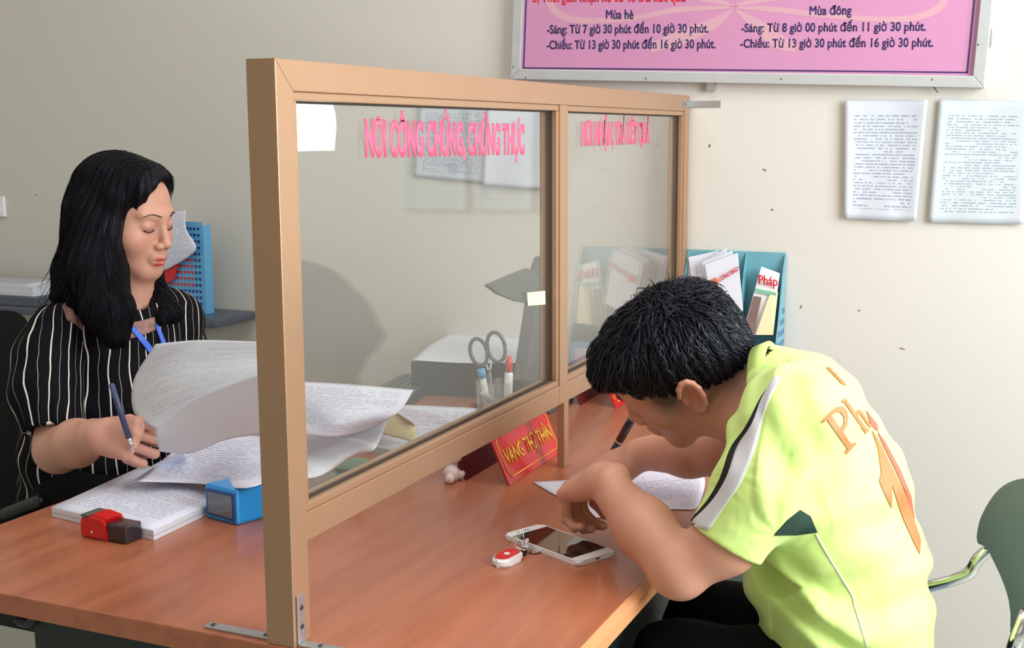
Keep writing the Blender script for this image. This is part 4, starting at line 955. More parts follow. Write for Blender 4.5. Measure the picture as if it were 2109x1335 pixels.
def cloth_mat(name, col, bump=.25):
    m, nt, b = newmat(name); L = nt.links.new; tc = nt.nodes.new('ShaderNodeTexCoord')
    b.inputs['Base Color'].default_value = col; b.inputs['Roughness'].default_value = .72; b.inputs['Sheen Weight'].default_value = .15
    n = nt.nodes.new('ShaderNodeTexNoise'); n.inputs['Scale'].default_value = 9; n.inputs['Detail'].default_value = 2; n.inputs['Distortion'].default_value = 1.2; L(tc.outputs['Object'], n.inputs[0])
    n2 = nt.nodes.new('ShaderNodeTexNoise'); n2.inputs['Scale'].default_value = 700; L(tc.outputs['Object'], n2.inputs[0])
    bp = nt.nodes.new('ShaderNodeBump'); bp.inputs['Strength'].default_value = bump; bp.inputs['Distance'].default_value = .02; L(n.outputs['Fac'], bp.inputs['Height'])
    bq = nt.nodes.new('ShaderNodeBump'); bq.inputs['Strength'].default_value = .1; bq.inputs['Distance'].default_value = .001; L(n2.outputs['Fac'], bq.inputs['Height']); L(bp.outputs[0], bq.inputs['Normal']); L(bq.outputs[0], b.inputs['Normal']); return m
M['lime'] = cloth_mat('lime_jersey', srgb(208, 236, 136), .5)
M['limerib'] = cloth_mat('lime_collar_rib', srgb(186, 212, 112), .1)

def tufts(name, P0, D0, Nn, length, rad, m, parent, segs=5, F=None, lift=.0, bend=None, sides=3):
    # tapered locks of hair: each starts at P0, runs along D0 over the surface F, thinning out to a point
    n = len(P0); P = P0.copy(); D = D0.copy(); rings = []; st = length/segs
    ang = np.arange(sides)*2*math.pi/sides
    for j in range(segs+1):
        Nn_ = grad(F, P) if F is not None else Nn
        D = D-Nn_*np.sum(D*Nn_, 1)[:, None]*(1 if F is not None else 0); D /= np.linalg.norm(D, axis=1)[:, None]+1e-9
        S = np.cross(D, Nn_); t = j/segs; rr = (rad*(1-t)**.6+.00008)[:, None]
        w = 1.6; base = P+Nn_*(lift*math.sin(math.pi*min(1, t*1.0)*.5))[:, None] if np.ndim(lift) else P+Nn_*lift*t
        rings.append(np.stack([base+S*rr*w*math.cos(a)+Nn_*rr*math.sin(a)*.7 for a in ang], 1))
        if bend is not None: D = D+bend(P, D, t)
        D /= np.linalg.norm(D, axis=1)[:, None]+1e-9
        P = P+D*(st[:, None] if np.ndim(st) else st)
        if F is not None:
            d = F(P); P = P-grad(F, P)*np.clip(d, -.01, .01)[:, None]
    R = np.stack(rings, 1)                                     # n, segs+1, sides, 3
    vs = R.reshape(-1, 3); base = np.arange(n)[:, None, None]*(segs+1)*sides; jj = np.arange(segs)[None, :, None]*sides; k = np.arange(sides)[None, None, :]
    a = base+jj+k; b = base+jj+(k+1) % sides; q = np.stack([a, b, b+sides, a+sides], -1).reshape(-1, 4)
    return link(name, mesh_np(name, vs, q), m, parent)
# ================================================================ THE BOY IN THE LIME JERSEY
YM = .60
boy = thing('person', PY(YM, 1720, 1330), 'person in a lime green jersey bent over the desk writing, black short hair', 'person')
# head
mh_yaw, mh_pit, mh_roll = -.039, .643, .50
fw = np.array((-math.cos(mh_yaw)*math.cos(mh_pit), math.sin(mh_yaw)*math.cos(mh_pit), -math.sin(mh_pit)))
RH = frame(fw, roll=mh_roll); HS = 1.06
HO = PY(YM+.01, 1396, 754)
def hp(x, y, z): return HO+RH@np.array((x, y, z))*HS
neck0 = PY(YM, 1640, 862); neck1 = hp(0, -.035, -.055)
E_ = PY(.362, 1400, 1172); Wl = PY(.485, 1240, 988)
Sh = PY(.44, 1615, 890); SB = PY(.40, 1563, 1005); ENDS = SB+(PY(.366, 1462, 1172)-SB)*.677
# left hand: reaches from the raised wrist down to the sheet
tipL = PZ(.765, 1172, 1040); dL = nrm(nrm(PY(.56, 1150, 1003)-Wl)); kn = PY(.565, 1152, 1004)
nL = nrm(np.array((-.15, -.25, 1.0))-dL*(np.array((-.15, -.25, 1.0))@dL)); xL = np.cross(dL, nL)
RL = np.stack([xL, dL, nL], 1)
hl = hand_prims([(.95, 1.15, .7), (1.0, 1.2, .75), (1.0, 1.25, .8), (1.05, 1.3, .8)], thumb=[(.020, .016, -.008), (.040, .044, -.026), (.042, .070, -.042), (.034, .088, -.056)])
# right hand, holding the marker
Wr = PY(.83, 1322, 935); Er = PY(.76, 1500, 930); Sr = PY(.80, 1590, 850)
penT = PZ(.7525, 1242, 968)
def on_ray_dist(px, py, p, dist):
    best = None
    for t in np.linspace(1.5, 3.0, 600):
        q = CP+ray(px, py)*t; e = abs(np.linalg.norm(q-p)-dist)
        if q[2] > p[2] and (best is None or e < best[0]): best = (e, q)
    return best[1]
penE = on_ray_dist(1302, 862, penT, .135)
dR = nrm(np.array((-.90, .10, -.36))); nR = nrm(np.array((-.25, -.30, .9))-dR*(np.array((-.25, -.30, .9))@dR)); xR = np.cross(dR, nR)
RR = np.stack([xR, dR, nR], 1)
hr = hand_prims([(.55, .9, .5), (.75, 1.0, .6), (.95, 1.1, .7), (1.0, 1.15, .7)], thumb=[(.020, .016, -.008), (.044, .048, -.022), (.040, .078, -.034), (.024, .092, -.044)], mirror=-1)
body = [U(group(head_prims(), HO, RH, HS), 0), U(seg(neck0, neck1, .070, .056), .03), U(seg(hp(0, .02, -.06), PY(YM, 1560, 860), .045, .055), .02),
        U(eseg(PY(YM, 1755, 1330), PY(YM, 1730, 1110), .088, .088, (0, 1, 0), 1.25), .03), U(eseg(PY(YM, 1730, 1110), PY(YM, 1660, 880), .088, .078, (0, 1, 0), 1.3), .03),
        U(seg(SB, ENDS, .043, .0415), .0), U(seg(Sh, SB, .046, .043), .01), U(seg(ENDS, E_, .0415, .039), .02), U(ell(E_+np.array((.004, -.004, -.006)), (.034, .034, .034)), .01),
        U(seg(E_+(Wl-E_)*.05, E_+(Wl-E_)*.45, .041, .042), .02), U(seg(E_+(Wl-E_)*.45, Wl, .041, .0265), .02),
        U(group(hl, Wl, RL, 1.0), .012),
        U(seg(Sr, Er, .052, .044), .03), U(seg(Er, Er+(Wr-Er)*.45, .043, .041), .02), U(seg(Er+(Wr-Er)*.45, Wr, .041, .028), .02), U(group(hr, Wr, RR, 1.08), .012)]
lo = np.array((.02, .28, .46)); hi = np.array((.80, 1.06, 1.22))
skin, bvs, bq, bF = sdf_obj('body', body, lo, hi, .0026, M['skin'], boy)
base = np.array(srgb(208, 150, 126)[:3]); col = np.tile(base, (len(bvs), 1)); loc = (bvs-HO)@RH/HS
near_head = np.linalg.norm(loc-np.array((0, 0, 0)), axis=1) < .16
def blob(c, r): return np.exp(-np.sum(((loc-np.array(c))/np.array(r))**2, 1))
lips = np.clip(blob((0, .1, -.067), (.022, .016, .0085))*1.8-.5, 0, 1)*near_head
col = col*(1-lips[:, None])+np.array(srgb(178, 92, 84)[:3])*lips[:, None]
ears = (blob((.08, -.014, -.006), (.014, .03, .034))+blob((-.08, -.014, -.006), (.014, .03, .034)))[:, None]*near_head[:, None]
col = col*(1-.55*ears)+np.array(srgb(214, 120, 104)[:3])*.55*ears
stub = np.clip((blob((.068, .022, .012), (.03, .024, .034))+blob((-.068, .022, .012), (.03, .024, .034))+1.1*blob((0, -.07, -.035), (.07, .05, .03)))*1.35, 0, .85)[:, None]*near_head[:, None]
col = col*(1-stub)+np.array(srgb(44, 38, 42)[:3])*stub
setcol(skin.data, col)
# eyebrows, eyelids lashes
bvb = bvh(bvs, bq)
def on_face(P, off=.0006):
    out = []
    for p in P:
        c, n, i, d = bvb.find_nearest(V(p)); out.append(np.array(c+n*off))
    return out
for s in (1, -1):
    tube('eyebrow', on_face([hp(s*x, .1, z) for x, z in ((.012, .024), (.024, .028), (.036, .029), (.048, .024))]), [.0012, .003, .003, .001], M['hair'], skin, 6, .5)
    tube('eyelashes', on_face([hp(s*x, .1, z) for x, z in ((.019, -.001), (.026, -.004), (.034, -.005), (.044, -.001))]), .0010, M['hair'], skin, 5)
# finger nails
# hair
hairp = [U(group([U(ell((0, -.020, .038), (.080, .102, .080)), 0), U(ell((0, .040, .066), (.064, .046, .038)), .03), U(ell((0, .082, .070), (.052, .020, .020)), .02), U(ell((0, -.062, -.004), (.066, .056, .058)), .02),
         C(ell((0, .142, -.010), (.16, .075, .068)), .008), C(ell((.10, .052, -.050), (.055, .064, .056)), .006), C(ell((-.10, .052, -.050), (.055, .064, .056)), .006),
         C(ell((.088, -.014, -.014), (.020, .027, .032)), .006), C(ell((-.088, -.014, -.014), (.020, .027, .032)), .006), C(seg((0, -.075, -.105), (0, -.02, -.12), .055), .012)], HO, RH, HS), 0)]
def hdisp(P):
    q = (P-HO)@RH/HS; a = np.arctan2(q[:, 0], q[:, 1]+.05)
    return -.0022*np.sin(a*23+q[:, 2]*50)*np.sin(q[:, 1]*70+q[:, 0]*55+1.3)-.0016*np.sin(a*41+q[:, 2]*90)
hlo = HO-.20; hhi = HO+.20
hair, hvs, hq, hF = sdf_obj('hair', hairp, hlo, hhi, .0026, M['hair'], boy, hdisp)
# locks: whorl at the crown
hl_ = (hvs-HO)@RH/HS; idx = rng.choice(len(hvs), 7500, replace=False); P0 = hvs[idx]; q = hl_[idx]
wh = np.array((-.015, -.06, .105)); rad_ = q-wh; N0 = grad(hF, P0); rl = rad_@RH.T; sw = np.cross(N0, rl)
D0 = rl+sw*.35+rng.normal(0, .022, rl.shape)+(np.array((.0, .02, -.02))@RH.T); D0 -= N0*np.sum(D0*N0, 1)[:, None]; D0 /= np.linalg.norm(D0, axis=1)[:, None]
top = np.clip((q[:, 2]-.0)/.08, 0, 1)
keep = np.linalg.norm(rad_, axis=1) > .012
ln = (.010+.024*top)*rng.uniform(.6, 1.3, len(q))
tufts('hair_locks', P0[keep], D0[keep], N0[keep], ln[keep], (.0008+.0005*top[keep])*rng.uniform(.7, 1.3, keep.sum()), M['hair'], hair, 5, hF, lift=(.0015+.008*top[keep]*rng.random(keep.sum())))
# nape stubble of short hairs standing at the crown (cowlick)
k2 = rng.choice(np.where(np.linalg.norm(hl_-np.array((-.012, -.065, .095)), axis=1) < .045)[0], 110); P0 = hvs[k2]; N0 = grad(hF, P0)
D0 = N0*1.0+rng.normal(0, .45, P0.shape)+RH@np.array((0, -.7, .2)); D0 /= np.linalg.norm(D0, axis=1)[:, None]
X0 = np.cross(D0, rng.normal(0, 1, D0.shape)); X0 /= np.linalg.norm(X0, axis=1)[:, None]
tufts('hair_locks', P0-N0*.004, D0, X0, rng.uniform(.014, .026, len(P0)), np.full(len(P0), .0011), M['hair'], hair, 5, None, lift=.0, bend=lambda P, D, t: (RH@np.array((0, .10, -.16)))[None, :]*.6)

# --- jersey
def jersey(grow=0.):
    g = grow; B_ = (0, 1, 0)
    return [U(eseg(PY(YM, 1752, 1345), PY(YM, 1725, 1180), .122+g, .124+g, B_, 1.28), 0), U(eseg(PY(YM, 1725, 1180), PY(YM, 1690, 1010), .124+g, .118+g, B_, 1.32), .04),
            U(eseg(PY(YM, 1690, 1010), PY(YM, 1648, 880), .118+g, .096+g, B_, 1.5), .05), U(seg(PY(.47, 1640, 872), PY(.74, 1650, 850), .074+g, .078+g), .05),
            U(seg(PY(YM, 1640, 850), PY(YM, 1585, 815), .088+g, .078+g), .03)]
SA, SB, SE = PY(.455, 1628, 892), PY(.40, 1563, 1005), PY(.366, 1462, 1172)
sleeveL = [U(seg(SA, SB, .070, .0600), .05), U(seg(SB, SE, .0600, .0535), .02)]
sleeveR = [U(seg(PY(.76, 1600, 850), PY(.79, 1535, 905), .076, .064), .04)]
dS = nrm(SE-SB); endS = SB+(SE-SB)*.677
def half(p, n):   # removes everything on the n side of p
    n = nrm(n); p = np.asarray(p, float); return dict(f=lambda P: -((P-p)@n), c=p, R=5.)
def halfball(p, n, r):
    n = nrm(n); p = np.asarray(p, float); return dict(f=lambda P: np.maximum(-((P-p)@n), np.linalg.norm(P-p, axis=1)-r), c=p, R=r)
nc = nrm(hp(0, -.02, -.07)-neck0)
cutn = PY(YM, 1572, 812)
ncut = nrm(PY(YM, 1420, 838)-PY(YM, 1640, 800))
jp = jersey()+sleeveL+sleeveR+[C(halfball(endS, dS+np.array((0, 0, 0.0)), .13), .002), C(halfball(PY(.79, 1540, 905), PY(.79, 1500, 930)-PY(.76, 1600, 850), .13), .002), C(half(PY(YM, 1740, 1322), PY(YM, 1735, 1345)-PY(YM, 1725, 1250)+np.array((-.012, 0, 0))), .002),
      C(halfball(cutn, ncut, .16), .004),
      C(seg(endS+dS*.05, endS-dS*.035, .0475, .0465), .002), C(seg(PY(YM, 1560, 818)-0*ncut, neck0, .079, .070), .004)]
def jd(P):
    # folds: across the waist, radiating from the armpit and shoulder
    a = PY(.45, 1630, 1060); v = P-a; r = np.linalg.norm(v, axis=1); ang = np.arctan2(v[:, 2], v[:, 0])
    f = .0034*np.sin(ang*8+r*14)*np.exp(-((r-.15)/.07)**2)*np.clip((r-.05)/.06, 0, 1)*(P[:, 0] > a[0]-.03)
    w = np.clip((.86-P[:, 2])/.12, 0, 1); f += .0058*w*np.sin(P[:, 2]*80+P[:, 0]*42+5*P[:, 1]+1.8*np.sin(P[:, 0]*30+P[:, 2]*20))
    s = PY(.44, 1590, 860); v = P-s; r = np.linalg.norm(v, axis=1); f += .0030*np.sin(P[:, 0]*120+P[:, 2]*60)*np.exp(-(r/.10)**2)
    f += .0018*np.sin(P[:, 2]*95-P[:, 0]*50+P[:, 1]*20)
    return f*np.clip((np.linalg.norm(P-endS, axis=1)-.05)/.09, .12, 1)
jer, jvs, jq, jF = sdf_obj('jersey', jp, (.22, .24, .44), (.86, 1.0, 1.16), .0030, M['lime'], boy, jd)
bj = bvh(jvs, jq)
# trims on the jersey: white and black shoulder-to-cuff stripes, green gusset, piping, prints
patch('black_stripe', bj, [[(1600, 775), (1566, 822), (1536, 880), (1505, 925), (1484, 985), (1455, 1035), (1412, 1082)], [(1604, 778), (1572, 826), (1546, 884), (1520, 930), (1496, 990), (1468, 1040), (1424, 1086)]], M['blkcloth'], jer, .0016)
patch('white_stripe', bj, [[(1598, 774), (1570, 822), (1546, 880), (1518, 925), (1497, 985), (1466, 1035), (1418, 1083)], [(1606, 780), (1582, 826), (1568, 866), (1553, 925), (1526, 990), (1500, 1030), (1457, 1092)]], M['whitecloth'], jer, .0022)
cord('piping', bj, [(1606, 780), (1583, 826), (1569, 866), (1554, 925), (1527, 990), (1501, 1030), (1458, 1092)], .0012, M['piping'], jer)
cord('piping', bj, [(1680, 1100), (1705, 1145), (1752, 1222), (1760, 1250), (1785, 1332)], .0011, M['piping'], jer)
shape('gusset', bj, [(1647, 1050), (1668, 1063), (1683, 1096), (1640, 1101), (1594, 1102), (1622, 1070)], M['dkgreen'], jer, .0014)
sc_ = lambda L: [(1380+x*.4906, 680+y*.4906) for x, y in L]
shape('printed_mark', bj, sc_([(845, 422), (868, 452), (905, 530), (985, 690), (1020, 790), (1050, 882), (1046, 942), (1020, 890), (975, 790), (930, 652), (928, 748), (900, 690), (877, 636), (885, 600), (872, 500)]), M['orange'], jer)
shape('printed_mark', bj, sc_([(820, 338), (868, 398), (870, 426), (842, 400)]), M['coral'], jer)
shape('printed_mark', bj, sc_([(868, 426), (900, 470), (965, 590), (1010, 700), (1024, 792), (1012, 770), (985, 680), (940, 580), (895, 490)]), M['coral'], jer)
for a in ([(654, 158), (672, 160), (690, 186), (674, 180)], [(674, 176), (694, 182), (716, 212), (694, 202)], [(694, 196), (716, 206), (738, 234), (716, 226)]): shape('printed_mark', bj, sc_(a), M['orange'], jer)
def letter(poly):  # unit letter square -> photo
    return sc_([(757+u*78-v*98, 500-u*82-v*140) for u, v in poly])
shape('printed_letter', bj, letter([(-.25, 0), (.28, 0), (.28, .05), (.12, .08), (.12, .94), (.28, 1), (-.3, 1), (-.3, .95), (-.1, .92), (-.1, .08), (-.25, .05)]), M['orange'], jer)
shape('printed_letter', bj, letter([(.10, 1.0), (.45, .98), (.66, .88), (.70, .74), (.62, .60), (.40, .48), (.10, .44), (.10, .53), (.34, .57), (.48, .68), (.46, .82), (.34, .90), (.10, .92)]), M['orange'], jer)
shape('printed_letter', bj, letter([(.78, 0), (.98, 0), (.96, .06), (.92, .08), (.92, .98), (.74, 1.0), (.74, .94), (.80, .92), (.80, .08)]), M['orange'], jer)
shape('printed_letter', bj, letter([(.92, .50), (1.06, .56), (1.14, .48), (1.14, .02), (1.04, .02), (1.04, .42), (1.0, .48), (.92, .42)]), M['orange'], jer)
# collar band
cx_ = nrm(np.cross(ncut, (0, 1, 0))); cy_ = np.cross(cx_, ncut); cc_ = cutn+cx_*0
bm = bmesh.new(); NS = 48; Rg = []
for k in range(NS):
    a = 6.2832*k/NS; dd_ = cx_*math.cos(a)*.080+cy_*math.sin(a)*.086; base_ = PY(YM, 1583, 818)+dd_
    inner = -dd_*.03
    Rg.append([bm.verts.new(V(base_+o_)) for o_ in (-ncut*.016+dd_*.05, ncut*.006, ncut*.006+inner, -ncut*.02+inner)])
for k in range(NS):
    for j in range(4): bm.faces.new((Rg[k][j], Rg[(k+1) % NS][j], Rg[(k+1) % NS][(j+1) % 4], Rg[k][(j+1) % 4]))
link('collar', fin(bm, 'collar'), M['limerib'], jer, True)
# --- trousers: seated thighs going under the desk
legp = []
for yy in (.50, .72):
    h0 = PY(YM, 1735, 1330); h0 = np.array((h0[0]-.01, yy, .575)); kn_ = np.array((.345, yy-.02*(1 if yy > .6 else -1), .575))
    legp += [U(seg(h0, kn_, .092, .070), .02), U(seg(kn_, (kn_[0]+.05, kn_[1], .10), .064, .045), .02)]
legp += [U(eseg(np.array((.60, .61, .60)), np.array((.585, .61, .56)), .115, .115, (0, 1, 0), 1.3), .04)]
tr_, tvs, tq, tF = sdf_obj('trousers', legp, (.20, .36, .06), (.78, .86, .72), .006, M['trouser'], boy, lambda P: .002*np.sin(P[:, 0]*60+P[:, 2]*90))
for yy in (.48, .74):
    bm = bmesh.new(); bmesh.ops.create_uvsphere(bm, u_segments=20, v_segments=12, radius=1, matrix=Matrix.Translation((.34, yy, .045)) @ Matrix.Diagonal((.13, .05, .045, 1))); link('shoe', fin(bm, 'shoe'), M['black'], boy, True)
# --- marker in his hand
dpn = nrm(penE-penT); Lp = np.linalg.norm(penE-penT)
mk = thing('marker_pen', penT, 'thick dark navy pen held upright over the sheet by the bowed person', 'pen')
tube('barrel', [penT+dpn*.012, penT+dpn*.02, penT+dpn*Lp*.55], [.003, .0068, .0072], M['navypen'], mk, 16)
tube('ring', [penT+dpn*Lp*.55, penT+dpn*(Lp*.55+.004)], .0074, M['chrome'], mk, 16)
tube('cap', [penT+dpn*(Lp*.55+.004), penT+dpn*(Lp-.004), penT+dpn*Lp], [.0082, .0080, .006], M['navypen'], mk, 16)
tube('tip', [penT, penT+dpn*.012], [.0006, .003], M['steel'], mk, 8)

# ================================================================ HIS CHAIR
ch = thing('office_chair', (.66, .6, 0), 'chrome tube chair with a grey-green plastic backrest behind the person in lime', 'chair')
yb0 = .42
o3 = [PY(yb0, *p) for p in ((2010, 1100), (2030, 1050), (2055, 1012), (2076, 994))]
bn = nrm((-.86, -.5, .10)); bp0 = PY(.86, 2010, 1100)
def BP(px, py):
    d = ray(px, py); return CP+d*(((bp0-CP)@bn)/(d@bn))
ol = smoothpath([(2011, 1104, 0), (2020, 1066, 0), (2045, 1022, 0), (2076, 995, 0), (2120, 985, 0), (2175, 1000, 0), (2215, 1045, 0), (2232, 1105, 0), (2222, 1150, 0), (2196, 1230, 0), (2176, 1300, 0), (2135, 1318, 0), (2086, 1312, 0), (2081, 1296, 0), (2080, 1250, 0), (2066, 1200, 0), (2044, 1152, 0), (2030, 1126, 0), (2014, 1120, 0), (2011, 1104, 0)], 4)[:-1]
prism('backrest', [BP(p[0], p[1]) for p in ol], -bn*.016, M['chair'], ch, .004)
tp_ = [(.42, .80, .43), (.55, .82, .43), (.64, .85, .45), PY(.86, 1850, 1236), PY(.86, 1912, 1209), PY(.86, 1965, 1194), PY(.86, 1998, 1178), PY(.86, 2018, 1148), PY(.86, 2036, 1110)-bn*.02, PY(.86, 2044, 1080)-bn*.022]
tube('frame_tube', smoothpath(tp_, 8), .0105, M['chrome'], ch, 14)
bx = nrm(np.cross(bn, (0, 0, 1))); bx = bx if bx[1] < 0 else -bx; off_ = bx*.36; print('BACKW', np.linalg.norm(BP(2232, 1105)-BP(2011, 1104)), BP(2011,1104), BP(2232,1105))
tube('frame_tube', smoothpath([np.array(p)+off_ for i, p in enumerate(tp_)], 8), .0105, M['chrome'], ch, 14)
tube('back_strut', [PY(.6, 2118, 1262), PY(.6, 2098, 1308), PY(.6, 2080, 1360)], .011, M['chrome'], ch, 12)
for a_ in ((.44, .52), (.86, .50), (.44, .84), (.80, .90)): tube('leg', [(a_[0], a_[1], .44), (a_[0]+(.03 if a_[0] > .6 else -.02), a_[1], .008)], .0105, M['chrome'], ch, 12)
yb0 = .48; Wb = .42; xb = .86
bm = bmesh.new(); bm_box(bm, (.40, yb0+.01, .442), (xb-.10, yb0+Wb-.01, .470)); bevel(bm, .012, 4); link('seat', fin(bm, 'seat'), M['chair'], ch)
# ================================================================ THE CLERK
TF = nrm((.88, -.47, 0)); TA = np.array((.47, .88, 0)); TA = nrm(TA-TF*(TA@TF))
wom = thing('person', PY(.72, 200, 1080), 'person with long black hair and a black pinstriped blouse, seated holding papers and a pen', 'person')
wy, wp_, wr_ = .04, .20, -.018
fW = np.array((math.cos(wy)*math.cos(wp_), math.sin(wy)*math.cos(wp_), -math.sin(wp_)))
RW = frame(fW, roll=wr_); WO = PY(.73, 258, 449); WS = 1.0
def wpt(x, y, z): return WO+RW@np.array((x, y, z))*WS
nb = PY(.735, 262, 640)
SN, SF = PY(.585, 112, 690), PY(.86, 368, 640)
EN = PY(.50, 120, 925); WN = PY(.43, 208, 898)
EF = PY(.82, 392, 870); WFp = PY(.74, 430, 800)
dN = nrm(np.array((.97, -.12, .06))); nN = nrm(np.array((-.1, -.86, .46))-dN*(np.array((-.1, -.72, .70))@dN)); RN = np.stack([np.cross(dN, nN), dN, nN], 1)
hN = hand_prims([(.50, .75, .35), (1.25, 1.5, .9), (1.35, 1.6, 1.0), (1.4, 1.65, 1.0)], thumb=[(.020, .014, -.006), (.036, .046, -.016), (.034, .078, -.024), (.026, .104, -.026)], mirror=-1)
dF = nrm(np.array((.8, -.5, -.05))); nF = nrm(np.array((0, .2, 1))-dF*(np.array((0, .2, 1))@dF)); RF_ = np.stack([np.cross(dF, nF), dF, nF], 1)
hF_ = hand_prims([(.5, .5, .3), (.6, .5, .3), (.6, .6, .3), (.7, .6, .4)])
chest = PY(.74, 255, 715); belly = PY(.70, 215, 930)
wb = [U(group(head_prims(cheek=.004), WO, RW, WS), 0), U(seg(wpt(0, -.03, -.05), nb, .050, .052), .03), U(seg(wpt(0, .02, -.075), PY(.735, 268, 600), .04, .045), .02),
      U(eseg(chest, belly, .085, .095, TA, 1.3), .04), U(seg(SN, SF, .036, .034), .05),
      U(seg(SN, EN, .040, .042), .03), U(seg(EN, EN+(WN-EN)*.45, .044, .042), .02), U(seg(EN+(WN-EN)*.45, WN, .042, .029), .02), U(group(hN, WN, RN, .96), .012),
      U(seg(SF, EF, .036, .036), .03), U(seg(EF, WFp, .038, .027), .02), U(group(hF_, WFp, RF_, .98), .012)]
wskin, wvs, wq, wF = sdf_obj('body', wb, (-1.06, .30, .70), (-.36, 1.0, 1.36), .0024, M['skin'], wom)
loc = (wvs-WO)@RW/WS; nh = (np.linalg.norm(loc, axis=1) < .16)
base = np.array(srgb(208, 154, 132)[:3]); col = np.tile(base, (len(wvs), 1))
hands = np.clip(1-(np.linalg.norm(wvs-(WN+dN*.07), axis=1)-.05)/.08, 0, 1)[:, None]; col = col*(1-.25*hands)+np.array(srgb(220, 160, 150)[:3])*.25*hands
def addb(c, r, colr, amt, lo_=0.):
    global col
    k = (np.clip(np.exp(-np.sum(((loc-np.array(c))/np.array(r))**2, 1))*(1+lo_)-lo_, 0, 1)*amt*nh)[:, None]; col = col*(1-k)+np.array(srgb(*colr)[:3])*k
for s in (1, -1):
    addb((s*.045, .062, -.03), (.022, .03, .02), (216, 140, 126), .35)
    addb((s*.032, .09, -.002), (.018, .02, .008), (150, 96, 86), .45)
    addb((s*.009, .1, -.0618), (.017, .016, .0056), (190, 40, 50), 1.0, .6); addb((s*.007, .098, -.0722), (.017, .016, .0070), (198, 46, 56), 1.0, .6)
    addb((s*.0062, .104, -.042), (.004, .006, .004), (110, 60, 54), .8)
setcol(wskin.data, col)
wbv = bvh(wvs, wq)
def onw(P, off=.0005):
    out = []
    for p in P:
        l = (np.array(p)-WO)@RW/WS; l[1] = .15; h, n, i, d = wbv.ray_cast(V(wpt(*l)), V(-RW[:, 1]))
        if h is None: h, n, i, d = wbv.find_nearest(V(p))
        out.append(np.array(h+n*off))
    return out
M['brow'] = mat('dark_brow', srgb(58, 40, 38), .7)
for s in (1, -1):
    tube('eyebrow', onw(smoothpath([wpt(s*x, .105, z) for x, z in ((.012, .0235), (.024, .0275), (.036, .0285), (.049, .0225))], 4)), [.0012]+[.0027]*4+[.0028]*4+[.0020]*3+[.0007], M['brow'], wskin, 6, .4)
    tube('eyelashes', onw(smoothpath([wpt(s*x, .105, z) for x, z in ((.0185, -.003), (.026, -.0065), (.034, -.0075), (.0445, -.0035))], 4), .0008), [.0008]+[.0016]*11+[.0009], M['hair_w'], wskin, 6, .6)
# --- blouse
def blouse_stripes():
    m, nt, b = newmat('black_pinstriped_cloth'); L = nt.links.new
    at = nt.nodes.new('ShaderNodeAttribute'); at.attribute_name = 'stripe'; tc = nt.nodes.new('ShaderNodeTexCoord')
    n = nt.nodes.new('ShaderNodeTexNoise'); n.inputs['Scale'].default_value = 13; n.inputs['Detail'].default_value = 1.5; L(tc.outputs['Object'], n.inputs[0])
    w = nt.nodes.new('ShaderNodeMath'); w.operation = 'MULTIPLY_ADD'; w.inputs[1].default_value = .9; L(n.outputs['Fac'], w.inputs[0]); L(at.outputs['Fac'], w.inputs[2])
    def node(op, a, v):
        q = nt.nodes.new('ShaderNodeMath'); q.operation = op; L(a, q.inputs[0]); q.inputs[1].default_value = v; return q.outputs[0]
    fr = node('FRACT', w.outputs[0], 0); d = node('ABSOLUTE', node('SUBTRACT', fr, .5), 0); thin = node('LESS_THAN', d, .030)
    h = node('MULTIPLY', w.outputs[0], .5); fr2 = node('FRACT', h, 0); d2 = node('ABSOLUTE', node('SUBTRACT', fr2, .25), 0); thick = node('LESS_THAN', d2, .033)
    thin2 = node('MULTIPLY', thin, .45); mx = nt.nodes.new('ShaderNodeMath'); mx.operation = 'MAXIMUM'; L(thin2, mx.inputs[0]); L(thick, mx.inputs[1])
    x = nt.nodes.new('ShaderNodeMix'); x.data_type = 'RGBA'; x.inputs[6].default_value = srgb(7, 6, 14); x.inputs[7].default_value = srgb(226, 218, 206)
    L(mx.outputs[0], x.inputs[0]); L(x.outputs[2], b.inputs['Base Color']); b.inputs['Roughness'].default_value = .8; b.inputs['Specular IOR Level'].default_value = .15
    n2 = nt.nodes.new('ShaderNodeTexNoise'); n2.inputs['Scale'].default_value = 18; L(tc.outputs['Object'], n2.inputs[0])
    bp = nt.nodes.new('ShaderNodeBump'); bp.inputs['Strength'].default_value = .4; bp.inputs['Distance'].default_value = .01; L(n2.outputs['Fac'], bp.inputs['Height']); L(bp.outputs[0], b.inputs['Normal']); return m
M['stripe'] = blouse_stripes()
bl_ = [U(eseg(chest+TF*.004, PY(.71, 240, 830), .112, .112, TA, 1.38), 0), U(eseg(PY(.71, 240, 830), belly, .112, .128, TA, 1.28), .05), U(eseg(belly, PY(.70, 205, 1060), .128, .132, TA, 1.25), .04),
       U(seg(SN+np.array((0, .03, -.012)), SF+np.array((0, -.02, -.012)), .060, .060), .05), U(seg(nb+np.array((0, 0, -.03)), chest, .075, .10), .05)]
for s, c in ((-1, chest+TF*.075-TA*.062+np.array((0, 0, -.075))), (1, chest+TF*.075+TA*.062+np.array((0, 0, -.075)))): bl_.append(U(ell(c, (.062, .062, .062)), .05))
bl_ += [C(seg(nb+np.array((.012, 0, -.012)), nb+np.array((.02, 0, .16)), .058, .075), .004), C(half(PY(.70, 205, 1045), (0, 0, -1)), .002)]
def bdisp(P): return .003*np.sin(P[:, 2]*60+P[:, 0]*40)*np.clip((.98-P[:, 2])/.1, 0, 1)+.002*np.sin((P@TA)*90+P[:, 2]*18)
blo, ovs, oq, oF = sdf_obj('blouse', bl_, (-1.12, .48, .66), (-.66, 1.0, 1.13), .003, M['stripe'], wom, bdisp)
